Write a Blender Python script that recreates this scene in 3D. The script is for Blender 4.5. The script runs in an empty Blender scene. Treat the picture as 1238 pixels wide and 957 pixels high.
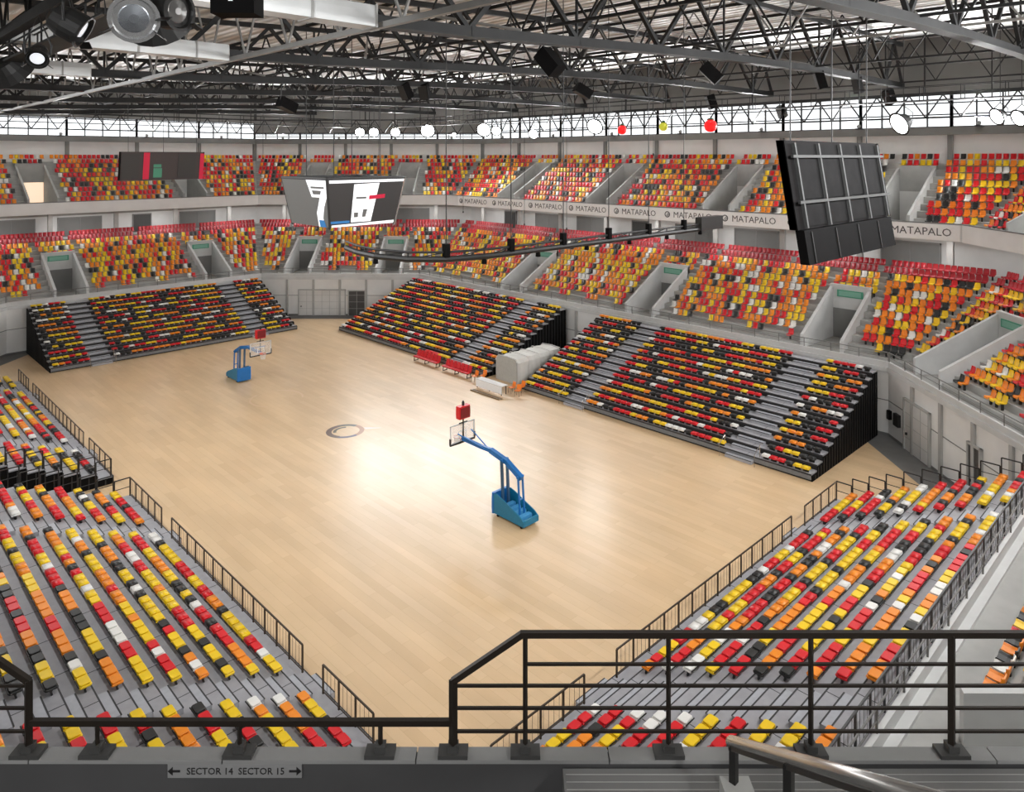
import bpy, math, random
import numpy as np
random.seed(7)
C = bpy.context.scene.collection
sc = bpy.context.scene

# ------------------------------------------------------------------ frame of reference
# X runs from the left stands to the right stands, Y along the court, Z up; the lens is 19 m above the floor
EYE = 19.0; FPX = 883.0; CXP = 619.0; HYP = 190.0
TH = math.atan((1525 - 619) / 883.0); SN, CS = math.sin(TH), math.cos(TH)
def cw(r, d): return (r * SN + d * CS, -r * CS + d * SN)
def project(X, Y, Z):
    r = X * SN - Y * CS; d = X * CS + Y * SN
    if d < .5: return (-9999, -9999, d)
    return (CXP + FPX * r / d, HYP + (EYE - Z) * FPX / d, d)

# ------------------------------------------------------------------ materials
def lin(c):
    return tuple((v / 12.92 if v <= .04045 else ((v + .055) / 1.055) ** 2.4) for v in (x / 255 for x in c))
MATS = {}
def mat(name, col, rough=.5, metal=0, var=.06, scale=6.0, bump=0, spec=.5, emit=None, estr=0, coat=0):
    if name in MATS: return MATS[name]
    m = bpy.data.materials.new(name); m.use_nodes = True
    nt = m.node_tree; b = nt.nodes['Principled BSDF']
    c = lin(col)
    b.inputs['Roughness'].default_value = rough; b.inputs['Metallic'].default_value = metal
    b.inputs['Specular IOR Level'].default_value = spec
    b.inputs['Coat Weight'].default_value = coat
    if var > 0:
        tc = nt.nodes.new('ShaderNodeTexCoord'); n = nt.nodes.new('ShaderNodeTexNoise')
        n.inputs['Scale'].default_value = scale; n.inputs['Detail'].default_value = 3
        r = nt.nodes.new('ShaderNodeValToRGB')
        r.color_ramp.elements[0].position = .3; r.color_ramp.elements[1].position = .7
        r.color_ramp.elements[0].color = (*[v * (1 - var) for v in c], 1)
        r.color_ramp.elements[1].color = (*[min(1, v * (1 + var)) for v in c], 1)
        nt.links.new(tc.outputs['Object'], n.inputs['Vector'])
        nt.links.new(n.outputs['Fac'], r.inputs['Fac']); nt.links.new(r.outputs['Color'], b.inputs['Base Color'])
        if bump:
            bp = nt.nodes.new('ShaderNodeBump'); bp.inputs['Strength'].default_value = bump
            nt.links.new(n.outputs['Fac'], bp.inputs['Height']); nt.links.new(bp.outputs['Normal'], b.inputs['Normal'])
    else:
        b.inputs['Base Color'].default_value = (*c, 1)
    if emit:
        b.inputs['Emission Color'].default_value = (*lin(emit), 1); b.inputs['Emission Strength'].default_value = estr
    MATS[name] = m
    return m

SEATC = {'red': mat('seat_red', (214, 16, 28), .38, var=.05), 'yellow': mat('seat_yellow', (240, 200, 16), .38, var=.05),
         'orange': mat('seat_orange', (238, 138, 22), .38, var=.05), 'white': mat('seat_white', (232, 230, 224), .4, var=.04),
         'black': mat('seat_black', (34, 33, 31), .42, var=.05), 'dark red': mat('seat_dark_red', (150, 12, 26), .42, var=.05)}
COLS = ['red', 'yellow', 'orange', 'white', 'black']
ALLC = COLS + ['dark red']
DECK = mat('stand_deck', (152, 151, 154), .6, var=.07, scale=3)
DKMET = mat('dark_metal', (44, 43, 42), .5, .3, var=.05)
BLACK = mat('black_panel', (17, 16, 16), .75, var=.1, scale=2, spec=.06)
RISER = mat('black_riser', (26, 25, 24), .7, var=.1)
STEP = mat('aisle_step', (166, 167, 172), .6, var=.06)
CONC = mat('concrete', (168, 167, 163), .8, var=.08, scale=1.2)
CONCL = mat('concrete_light', (200, 200, 198), .75, var=.06, scale=.9)
CONCD = mat('concrete_dark', (112, 111, 109), .8, var=.08, scale=1.0)
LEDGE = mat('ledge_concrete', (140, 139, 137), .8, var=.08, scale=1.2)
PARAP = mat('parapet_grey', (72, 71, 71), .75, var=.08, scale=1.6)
FASCIA = mat('fascia_white', (226, 225, 223), .6, var=.04, scale=.7)
WALLW = mat('wall_white', (222, 221, 218), .7, var=.05, scale=.6)
WALLG = mat('wall_grey', (120, 119, 116), .7, var=.06, scale=.6)
BEAMG = mat('beam_grey', (120, 120, 117), .6, var=.06, scale=.6)
TRUSS = mat('truss_grey', (46, 46, 46), .65, 0, spec=.15, var=.08, scale=1.5)
TRUSSM = mat('truss_flange', (52, 52, 51), .65, 0, spec=.15, var=.06)
DUCT = mat('duct_pale', (176, 177, 176), .45, .2, var=.06, scale=1)
TRUSSL = mat('truss_light', (132, 131, 128), .5, .1, var=.06, scale=1.5)
RAILM = mat('rail_bronze', (74, 62, 50), .45, .4, var=.05)
STEEL = mat('handrail_steel', (188, 186, 182), .25, .85, var=.03)
BLUE = mat('hoop_blue', (18, 104, 172), .4, var=.05)
TEAL = mat('hoop_teal', (16, 112, 146), .45, var=.06)
BLUEL = mat('ballast_blue', (66, 142, 190), .5, var=.06)
SILVER = mat('lamp_silver', (200, 200, 200), .25, .8, var=.04)
TUNNEL = mat('tunnel_fabric', (206, 204, 198), .75, var=.06, scale=2)
PINK = mat('banner_white', (240, 238, 236), .6, var=.02)
INK = mat('lettering_grey', (88, 84, 84), .6, var=0)
REDP = mat('red_plastic', (205, 22, 34), .4, var=.04)
ORAP = mat('orange_plastic', (236, 126, 30), .45, var=.05)
REDN = mat('rim_orange', (214, 84, 40), .4, var=0)
NETW = mat('net_white', (225, 225, 222), .7, var=0)
DOORD = mat('door_dark', (70, 69, 67), .6, var=.06)
DOORW = mat('door_white', (208, 206, 202), .55, var=.04, scale=1)
GREENS = mat('exit_green', (62, 128, 104), .45, var=.03, emit=(70, 150, 120), estr=.12)
SCRG = mat('screen_grey', (92, 92, 90), .45, var=.03, emit=(96, 96, 93), estr=.25)
SCRD = mat('screen_dark', (52, 51, 51), .4, var=.03, emit=(58, 57, 57), estr=.12)
SCRB = mat('screen_black', (22, 20, 20), .7, var=.04, spec=.06)
SCRW = mat('screen_white', (230, 232, 235), .4, var=0, emit=(232, 234, 236), estr=.55)
SCRR = mat('screen_red', (170, 20, 50), .4, var=0, emit=(190, 24, 60), estr=.35)
SCRGR = mat('screen_green', (50, 98, 78), .4, var=0, emit=(80, 150, 120), estr=.3)
SCRBL = mat('screen_blue', (40, 100, 150), .4, var=0, emit=(50, 110, 165), estr=.4)
LAMP = mat('lamp_lens', (255, 255, 255), .3, var=0, emit=(250, 252, 255), estr=14)
DAYP = mat('doorway_light', (235, 214, 190), .5, var=0, emit=(240, 214, 186), estr=.7)
LANR = mat('lantern_red', (225, 20, 24), .4, var=0, emit=(235, 22, 26), estr=.9)
LANY = mat('lantern_yellow', (190, 190, 60), .4, var=0, emit=(200, 200, 60), estr=.35)
LEAFG = mat('lantern_cap_green', (50, 90, 60), .5, var=0)
GROUT = mat('deck_joint', (52, 51, 52), .7, var=0)
SIGNP = mat('sign_plate', (140, 139, 138), .5, var=.03)

# translucent glass of the high windows and of the backboards
def glass(name, tint=(235, 240, 240), a=.12):
    m = bpy.data.materials.new(name); m.use_nodes = True; nt = m.node_tree
    out = nt.nodes['Material Output']; b = nt.nodes['Principled BSDF']
    b.inputs['Base Color'].default_value = (*lin(tint), 1); b.inputs['Roughness'].default_value = .08
    t = nt.nodes.new('ShaderNodeBsdfTransparent'); mx = nt.nodes.new('ShaderNodeMixShader')
    mx.inputs[0].default_value = a
    nt.links.new(t.outputs[0], mx.inputs[1]); nt.links.new(b.outputs[0], mx.inputs[2]); nt.links.new(mx.outputs[0], out.inputs[0])
    return m
GLASS = glass('window_glass'); BOARDG = glass('backboard_glass', (225, 228, 228), .22)

def wood():
    m = bpy.data.materials.new('court_parquet'); m.use_nodes = True; nt = m.node_tree; b = nt.nodes['Principled BSDF']
    tc = nt.nodes.new('ShaderNodeTexCoord'); mp = nt.nodes.new('ShaderNodeMapping')
    mp.inputs['Rotation'].default_value = (0, 0, math.pi / 2)
    br = nt.nodes.new('ShaderNodeTexBrick')
    br.inputs['Scale'].default_value = 1; br.inputs['Brick Width'].default_value = 3.6; br.inputs['Row Height'].default_value = .42
    br.inputs['Mortar Size'].default_value = .006; br.offset = .5
    br.inputs['Color1'].default_value = (*lin((213, 182, 141)), 1); br.inputs['Color2'].default_value = (*lin((204, 172, 131)), 1)
    br.inputs['Mortar'].default_value = (*lin((192, 160, 120)), 1)
    n = nt.nodes.new('ShaderNodeTexNoise'); n.inputs['Scale'].default_value = .35; n.inputs['Detail'].default_value = 4
    mp2 = nt.nodes.new('ShaderNodeMapping'); mp2.inputs['Scale'].default_value = (1.6, .5, 1)
    mx = nt.nodes.new('ShaderNodeMixRGB'); mx.blend_type = 'MULTIPLY'; mx.inputs[0].default_value = .5
    rp = nt.nodes.new('ShaderNodeValToRGB'); rp.color_ramp.elements[0].color = (.84, .84, .84, 1); rp.color_ramp.elements[1].color = (1.1, 1.1, 1.1, 1)
    rp.color_ramp.elements[0].position = .35; rp.color_ramp.elements[1].position = .68
    L = nt.links.new
    L(tc.outputs['Object'], mp.inputs[0]); L(mp.outputs[0], br.inputs['Vector'])
    L(tc.outputs['Object'], mp2.inputs[0]); L(mp2.outputs[0], n.inputs['Vector']); L(n.outputs['Fac'], rp.inputs[0])
    L(br.outputs['Color'], mx.inputs[1]); L(rp.outputs[0], mx.inputs[2]); L(mx.outputs[0], b.inputs['Base Color'])
    b.inputs['Roughness'].default_value = .42; b.inputs['Specular IOR Level'].default_value = .35; b.inputs['Coat Weight'].default_value = .6; b.inputs['Coat Roughness'].default_value = .27; b.inputs['Coat IOR'].default_value = 1.42
    return m
WOOD = wood()

def deckmat():
    m = bpy.data.materials.new('roof_deck'); m.use_nodes = True; nt = m.node_tree; b = nt.nodes['Principled BSDF']
    tc = nt.nodes.new('ShaderNodeTexCoord'); w = nt.nodes.new('ShaderNodeTexWave'); w.bands_direction = 'X'
    w.inputs['Scale'].default_value = .35; w.inputs['Distortion'].default_value = 0
    r = nt.nodes.new('ShaderNodeValToRGB')
    r.color_ramp.elements[0].color = (*lin((186, 186, 184)), 1); r.color_ramp.elements[1].color = (*lin((226, 226, 224)), 1)
    bp = nt.nodes.new('ShaderNodeBump'); bp.inputs['Strength'].default_value = .6; bp.inputs['Distance'].default_value = .2
    L = nt.links.new
    L(tc.outputs['Object'], w.inputs['Vector']); L(w.outputs['Fac'], r.inputs[0]); L(r.outputs[0], b.inputs['Base Color'])
    L(w.outputs['Fac'], bp.inputs['Height']); L(bp.outputs[0], b.inputs['Normal']); b.inputs['Roughness'].default_value = .55
    return m
ROOFM = deckmat()

# ------------------------------------------------------------------ mesh building
class MB:
    def __init__(s): s.v = []; s.f = []; s.mi = []; s.cur = 0
    def m(s, i): s.cur = i; return s
    def face(s, idx): s.f.append(tuple(idx)); s.mi.append(s.cur)
    def hexa(s, p):           # 8 points: 4 bottom loop, 4 top loop
        n = len(s.v); s.v += [tuple(q) for q in p]
        for q in ((3, 2, 1, 0), (4, 5, 6, 7), (0, 1, 5, 4), (1, 2, 6, 5), (2, 3, 7, 6), (3, 0, 4, 7)): s.face([n + k for k in q])
        return s
    def box(s, x0, x1, y0, y1, z0, z1):
        return s.hexa([(x0, y0, z0), (x1, y0, z0), (x1, y1, z0), (x0, y1, z0), (x0, y0, z1), (x1, y0, z1), (x1, y1, z1), (x0, y1, z1)])
    def beam(s, a, b, w, h=None):
        h = h or w
        a = np.array(a, float); b = np.array(b, float); d = b - a; L = np.linalg.norm(d); d /= L
        up = np.array((0, 0, 1.)) if abs(d[2]) < .95 else np.array((1., 0, 0))
        sx = np.cross(d, up); sx /= np.linalg.norm(sx); sy = np.cross(sx, d)
        sx *= w / 2; sy *= h / 2
        return s.hexa([a - sx - sy, a + sx - sy, a + sx + sy, a - sx + sy, b - sx - sy, b + sx - sy, b + sx + sy, b - sx + sy])
    def tube(s, pts, r, n=8, cap=True):
        pts = [np.array(p, float) for p in pts]; rings = []
        for i, p in enumerate(pts):
            d = pts[min(i + 1, len(pts) - 1)] - pts[max(i - 1, 0)]; d /= np.linalg.norm(d)
            up = np.array((0, 0, 1.)) if abs(d[2]) < .95 else np.array((1., 0, 0))
            sx = np.cross(d, up); sx /= np.linalg.norm(sx); sy = np.cross(sx, d)
            base = len(s.v)
            for k in range(n):
                a = 2 * math.pi * k / n; s.v.append(tuple(p + r * (math.cos(a) * sx + math.sin(a) * sy)))
            rings.append(base)
        for a, b in zip(rings, rings[1:]):
            for k in range(n): s.face((a + k, a + (k + 1) % n, b + (k + 1) % n, b + k))
        if cap:
            s.face([rings[0] + k for k in range(n)][::-1]); s.face([rings[-1] + k for k in range(n)])
        return s
    def ring(s, c, R, r, n=24, k=6, ax=(1, 0, 0), ay=(0, 1, 0)):
        ax = np.array(ax, float); ay = np.array(ay, float); az = np.cross(ax, ay); base = len(s.v)
        for i in range(n):
            a = 2 * math.pi * i / n; o = math.cos(a) * ax + math.sin(a) * ay
            for j in range(k):
                b = 2 * math.pi * j / k; s.v.append(tuple(np.array(c) + o * (R + r * math.cos(b)) + az * r * math.sin(b)))
        for i in range(n):
            for j in range(k):
                s.face((base + i * k + j, base + ((i + 1) % n) * k + j, base + ((i + 1) % n) * k + (j + 1) % k, base + i * k + (j + 1) % k))
        return s
    def poly(s, pts):
        n = len(s.v); s.v += [tuple(p) for p in pts]; s.face(range(n, n + len(pts))); return s
    def prism(s, pts, off):   # closed polygon extruded by vector off
        n = len(s.v); k = len(pts); off = np.array(off, float)
        s.v += [tuple(p) for p in pts] + [tuple(np.array(p, float) + off) for p in pts]
        s.face(list(range(n, n + k))[::-1]); s.face(range(n + k, n + 2 * k))
        for i in range(k): s.face((n + i, n + (i + 1) % k, n + k + (i + 1) % k, n + k + i))
        return s
    def lathe(s, c, prof, n=16, axis=(0, 0, 1)):   # prof: (r, h) along axis
        az = np.array(axis, float); az /= np.linalg.norm(az)
        t = np.array((1., 0, 0)) if abs(az[0]) < .9 else np.array((0, 1., 0))
        ax = np.cross(az, t); ax /= np.linalg.norm(ax); ay = np.cross(az, ax); c = np.array(c, float); rows = []
        for r, h in prof:
            base = len(s.v)
            for k in range(n):
                a = 2 * math.pi * k / n; s.v.append(tuple(c + az * h + max(r, 1e-4) * (math.cos(a) * ax + math.sin(a) * ay)))
            rows.append(base)
        for a, b in zip(rows, rows[1:]):
            for k in range(n): s.face((a + k, a + (k + 1) % n, b + (k + 1) % n, b + k))
        s.face([rows[0] + k for k in range(n)][::-1]); s.face([rows[-1] + k for k in range(n)])
        return s
    def mesh(s, name, mats, off=(0, 0, 0)):
        me = bpy.data.meshes.new(name)
        me.from_pydata([(x - off[0], y - off[1], z - off[2]) for x, y, z in s.v], [], s.f)
        if not isinstance(mats, (list, tuple)): mats = [mats]
        for q in mats: me.materials.append(q)
        if len(mats) > 1: me.polygons.foreach_set('material_index', s.mi)
        bm_fix(me); me.update(); return me
    def build(s, name, mats, parent=None, off=None, bevel=0, smooth=False):
        if off is None: off = tuple(root_of(parent).location) if parent else (0, 0, 0)
        o = bpy.data.objects.new(name, s.mesh(name, mats, off)); C.objects.link(o); o.parent = parent
        if bevel:
            b = o.modifiers.new('bevel', 'BEVEL'); b.width = bevel; b.segments = 2; b.limit_method = 'ANGLE'
        if smooth: o.data.polygons.foreach_set('use_smooth', [True] * len(o.data.polygons))
        return o
import bmesh
def bm_fix(me):
    bm = bmesh.new(); bm.from_mesh(me); bmesh.ops.recalc_face_normals(bm, faces=bm.faces[:]); bm.to_mesh(me); bm.free()
def root_of(o):
    while o.parent: o = o.parent
    return o
def tag(o, label=None, cat=None, group=None, kind=None):
    if label: o['label'] = label
    if cat: o['category'] = cat
    if group: o['group'] = group
    if kind: o['kind'] = kind
    return o
def thing(name, label, cat, loc=(0, 0, 0), group=None, rotz=0):
    o = bpy.data.objects.new(name, None); C.objects.link(o); o.location = loc; o.rotation_euler = (0, 0, rotz)
    o.empty_display_size = .2
    return tag(o, label, cat, group)
def struct(o, label=None, cat=None): return tag(o, label, cat, kind='structure')
def copy_tree(o, parent=None):
    c = o.copy(); C.objects.link(c)
    if parent: c.parent = parent
    for ch in list(o.children): copy_tree(ch, c)
    return c
ONES = ['', 'first', 'second', 'third', 'fourth', 'fifth', 'sixth', 'seventh', 'eighth', 'ninth', 'tenth', 'eleventh', 'twelfth', 'thirteenth',
        'fourteenth', 'fifteenth', 'sixteenth', 'seventeenth', 'eighteenth', 'nineteenth']
TENS = {2: ('twentieth', 'twenty'), 3: ('thirtieth', 'thirty'), 4: ('fortieth', 'forty'), 5: ('fiftieth', 'fifty'), 6: ('sixtieth', 'sixty'),
        7: ('seventieth', 'seventy'), 8: ('eightieth', 'eighty'), 9: ('ninetieth', 'ninety')}
def ordn(n):
    if n < 20: return ONES[n]
    if n >= 100: return 'hundred-and-' + ordn(n - 100) if n > 100 else 'hundredth'
    a, b = divmod(n, 10)
    return TENS[a][0] if b == 0 else TENS[a][1] + '-' + ONES[b]

# ------------------------------------------------------------------ the octagonal bowl
XL, XR, YN, YF = 2.3, 53.3, 6.6, 84.2
S_FR, S_NR, S_FL, S_NL = 124.0, 35.5, -70.0, 19.5
# sides as half planes  n.p = c + o   (outward normal)
q = math.sqrt(.5)
SIDES = [('near', (0, -1), -YN), ('near_right', (q, -q), S_NR * q), ('right', (1, 0), XR), ('far_right', (q, q), S_FR * q),
         ('far', (0, 1), YF), ('far_left', (-q, q), -S_FL * q), ('left', (-1, 0), -XL), ('near_left', (-q, -q), -S_NL * q)]
NAMES = [s[0] for s in SIDES]
def isect(a, b, oa, ob):
    (n1, c1), (n2, c2) = (a[1], a[2] + oa), (b[1], b[2] + ob)
    det = n1[0] * n2[1] - n1[1] * n2[0]
    return np.array(((c1 * n2[1] - c2 * n1[1]) / det, (n1[0] * c2 - n2[0] * c1) / det))
class Side:
    def __init__(s, name):
        i = NAMES.index(name); s.i = i; s.name = name; s.n = np.array(SIDES[i][1], float)
        s.prev, s.me, s.next = SIDES[i - 1], SIDES[i], SIDES[(i + 1) % 8]
        s.t = np.array((-s.n[1], s.n[0]))      # counter clockwise direction
        a, b = s.ends(0); s.mid = (a + b) / 2
    def ends(s, o): return isect(s.prev, s.me, o, o), isect(s.me, s.next, o, o)
    def span(s, o):
        a, b = s.ends(o); return float((a - s.mid) @ s.t), float((b - s.mid) @ s.t)
    def P(s, t, o, z): p = s.mid + s.t * t + s.n * o; return (float(p[0]), float(p[1]), z)
    def seg(s, mb, t0, t1, o0, o1, z0, z1, miter=True):
        """box along the side between offsets o0..o1; t0/t1 None = mitre to the neighbour"""
        def T(t, o, k): return s.span(o)[k] if t is None else t
        return mb.hexa([s.P(T(t0, o0, 0), o0, z0), s.P(T(t1, o0, 1), o0, z0), s.P(T(t1, o1, 1), o1, z0), s.P(T(t0, o1, 0), o1, z0),
                        s.P(T(t0, o0, 0), o0, z1), s.P(T(t1, o0, 1), o0, z1), s.P(T(t1, o1, 1), o1, z1), s.P(T(t0, o1, 0), o1, z1)])
SD = {n: Side(n) for n in NAMES}
VIS = ['near', 'near_right', 'right', 'far_right', 'far', 'far_left']
# stairwell (vomitory) centres, as t along each side
def t_of(name, x=None, y=None):
    s = SD[name]
    if name == 'right': return float((np.array((XR, y)) - s.mid) @ s.t)
    return float((np.array((x, YF if name == 'far' else YN)) - s.mid) @ s.t)
LOWV = {'right': [t_of('right', y=v) for v in (22.9, 39.4, 56.1)], 'far': [t_of('far', x=v) for v in (20.0, 35.2)],
        'far_right': [-5.6, 5.6], 'near_right': [5.4, -5.6], 'far_left': [-5.6, 5.6], 'near': []}
UPV = {'right': [t_of('right', y=v) for v in (20.4, 35.6, 49.8, 63.9)], 'far': [t_of('far', x=v) for v in (18.9, 35.1)],
       'far_right': [-6.3, 6.3], 'near_right': [-6.3, 6.3], 'far_left': [-6.3, 6.3], 'near': []}

# ------------------------------------------------------------------ floor and walls
mb = MB()
ins = 1.8
def inset_oct(di, dc):
    pts = []
    for k in range(8):
        a, b = SIDES[k], SIDES[(k + 1) % 8]
        oa = -dc if k % 2 else -di; ob = -di if k % 2 else -dc
        p = isect(a, b, oa, ob); pts.append((float(p[0]), float(p[1])))
    return pts
ip = inset_oct(.4, 2.0)
mb.prism([(x, y, -.06) for x, y in ip], (0, 0, .06))
f = mb.build('floor', WOOD); struct(f)
mb = MB(); mb.prism([(-22, -22, -.3), (76, -22, -.3), (76, 106, -.3), (-22, 106, -.3)], (0, 0, .27))
f = mb.build('floor_concrete', CONCD); struct(f)

# ring walls behind the telescopic stands, with panel joints, plinth and ledge
def wall_ring(name):
    s = SD[name]; mb = MB(); a, b = s.span(0)
    mb.m(0); s.seg(mb, None, None, 0, .35, -.03, 4.45)
    mb.m(1); s.seg(mb, None, None, -.12, .4, 4.3, 4.62)           # projecting slab edge
    mb.m(2)
    n = max(2, int((b - a) / 3.0))
    for k in range(1, n):
        t = a + (b - a) * k / n
        s.seg(mb, t - .13, t + .13, -.16, 0, -.03, 4.3)               # pilasters
    mb.m(3); s.seg(mb, None, None, -.03, 0, 2.35, 2.40); s.seg(mb, None, None, -.03, 0, -.03, .14)
    o = mb.build('wall_' + name, [WALLW, CONCL, CONC, CONCD]); struct(o)
for n in VIS + ['left', 'near_left']: wall_ring(n)

# doors in the two visible corner walls
def wall_door(name, num, t0, t1, h, m, joints, label):
    s = SD[name]; mb = MB(); s.seg(mb, t0, t1, -.10, -.01, 0, h)
    d = mb.build('door_%d' % num, m); struct(d)
    fr = MB(); s.seg(fr, t0 - .12, t0, -.18, -.0, 0, h + .12); s.seg(fr, t1, t1 + .12, -.18, -.0, 0, h + .12); s.seg(fr, t0 - .12, t1 + .12, -.18, 0, h, h + .12)
    fr.build('door_frame', CONC, d)
    if joints:
        jb = MB()
        for k in range(1, joints): t = t0 + (t1 - t0) * k / joints; s.seg(jb, t - .02, t + .02, -.12, -.1, 0.05, h - .05)
        for zz in (.8, 1.6, 2.4):
            if zz < h: s.seg(jb, t0, t1, -.115, -.1, zz, zz + .03)
        jb.build('door_joint', CONC, d)
    hb = MB(); tm = t1 - .25; s.seg(hb, tm - .05, tm + .05, -.2, -.1, 1.0, 1.15); hb.build('door_handle', DKMET, d)
wall_door('far_right', 1, -.6, 4.9, 3.0, DOORW, 6, '')
wall_door('far_right', 2, -3.0, -1.1, 2.9, DOORD, 2, '')
wall_door('near_right', 3, -2.2, -1.2, 3.0, DOORD, 0, '')
wall_door('near_right', 4, 2.8, 5.6, 3.2, DOORW, 3, '')
# small fittings on the right corner wall
s = SD['near_right']
def fitting(nm, t, z, w, h, m, label, cat):
    mb = MB(); s.seg(mb, t - w / 2, t + w / 2, -.22, 0, z, z + h); mb.m(1); s.seg(mb, t - w / 2 + .05, t + w / 2 - .05, -.25, -.22, z + .06, z + h - .06)
    o = mb.build(nm, [m, DKMET]); tag(o, label, cat); return o
fitting('fire_hose_box', 3.0 + 3.6, 1.1, .6, .8, DKMET, 'dark hose box on the white corner wall beside the right-hand bleacher', 'hose box')
fitting('wall_cabinet', -4.6, .4, 1.0, 1.7, DOORW, 'white wall cabinet low on the corner wall at the right edge of the floor', 'cabinet')
fitting('wall_speaker', 7.6, 1.2, .3, .6, BLACK, 'small black box high beside the dark end of the right bleacher', 'speaker')

# ------------------------------------------------------------------ lower terrace
R0, RP, RR, NROW = 1.3, .78, .45, 10
ZB = 4.5
def row_z(k): return ZB + .35 + RR * k
VW = 1.35      # half clear width of a stairwell
def cuts(name, rows_lim, k, voms, half):
    return [(t - half, t + half) for t in voms.get(name, [])] if k < rows_lim else []
def segs(a, b, cs):
    out = [(None, None)]
    cs = sorted(cs); pts = [None]; res = []; start = None
    for c0, c1 in cs: res.append((start, c0)); start = c1
    res.append((start, None)); return res
VROWS = 7
NEAR0 = 21.2 - 27.25
for n in VIS:
    s = SD[n]; mb = MB()
    mb.m(0); s.seg(mb, None, None, .35, R0, ZB - .3, ZB)         # walkway behind the parapet
    for k in range(NROW + 2):
        o0 = R0 + RP * k; z1 = row_z(k); lo = ZB - .3
        for t0, t1 in segs(0, 0, cuts(n, VROWS, k, LOWV, VW + .25)):
            if n == 'near': s.seg(mb, None, NEAR0 + RP * k, o0, o0 + RP, lo, ZB); t0 = NEAR0 + RP * k
            s.seg(mb, t0, t1, o0, o0 + RP, lo, z1)
        for (c0, c1) in cuts(n, VROWS, k, LOWV, VW + .25): s.seg(mb, c0, c1, o0, o0 + RP, ZB - .3, ZB - .02)
    oe = R0 + RP * (NROW + 2)
    s.seg(mb, None, None, oe, 13.4, 9.0, row_z(NROW + 1))              # concourse behind the red top row
    st = mb.build('floor_terrace_' + n, CONC); struct(st)
    mb = MB(); s.seg(mb, None, None, .0, .14, 4.62, 5.0)
    p = mb.build('wall_parapet_' + n, CONCL); struct(p)
    # stairwells
    for t in LOWV[n]:
        ob = R0 + RP * VROWS
        w = MB()
        for sg in (-1, 1):
            a, b = t + sg * VW, t + sg * (VW + .25); t0, t1 = min(a, b), max(a, b)
            w.hexa([s.P(t0, R0 - .1, ZB), s.P(t1, R0 - .1, ZB), s.P(t1, ob + .3, ZB), s.P(t0, ob + .3, ZB),
                    s.P(t0, R0 - .1, ZB + 1.05), s.P(t1, R0 - .1, ZB + 1.05), s.P(t1, ob + .3, row_z(VROWS) + .75), s.P(t0, ob + .3, row_z(VROWS) + .75)])
        s.seg(w, t - VW - .25, t + VW + .25, ob - .06, ob + .25, ZB + 2.35, row_z(VROWS) + .75)
        wo = w.build('wall_stairwell', CONCL); struct(wo)
        d = MB(); s.seg(d, t - VW, t + VW, ob - .04, ob + .2, ZB - .02, ZB + 2.35); do = d.build('door_stairwell', WALLG, wo)
        e = MB(); s.seg(e, t - 1.0, t + 1.0, ob - .14, ob - .06, ZB + 3.3, ZB + 3.85)
        so = e.build('exit_sign', GREENS)
        tag(so, 'green exit sign over a lower stairwell, %s from the right on the %s side' % (ordn(sorted(LOWV[n]).index(t) + 1), n.replace('_', ' ')), 'exit sign', 'exit signs over the lower stairwells')
        fl = MB(); s.seg(fl, t - .85, t + .85, ob - .155, ob - .14, ZB + 3.38, ZB + 3.77); fl.build('sign_face', mat('exit_face', (120, 170, 150), .5, var=.02), so)

mb = MB(); mb.prism([(20.7, 5.25, ZB), (24.6, 1.35, ZB), (24.6, 1.0, ZB), (20.45, 5.1, ZB)], (0, 0, 1.35))
o = mb.build('wall_splayed', CONCL); struct(o)
# guard rail on the lower parapet: one thing per side
for n in VIS:
    s = SD[n]; a, b = s.span(.07); L = b - a
    r = thing('terrace_guard_rail', 'thin grey guard rail along the lower terrace parapet, %s side of the hall' % n.replace('_', ' '), 'railing', s.P(0, .07, 5.0), 'parapet rails of the lower terrace')
    mb = MB(); mb.tube([s.P(a, .07, 5.62), s.P(b, .07, 5.62)], .03, 6).tube([s.P(a, .07, 5.3), s.P(b, .07, 5.3)], .018, 5); mb.build('hand_bar', WALLG, r)
    k = int(L / 1.9)
    for i in range(k + 1):
        mb = MB(); t = a + .05 + (L - .1) * i / k; mb.beam(s.P(t, .07, 5.0), s.P(t, .07, 5.62), .05); mb.build('post', WALLG, r)

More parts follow.
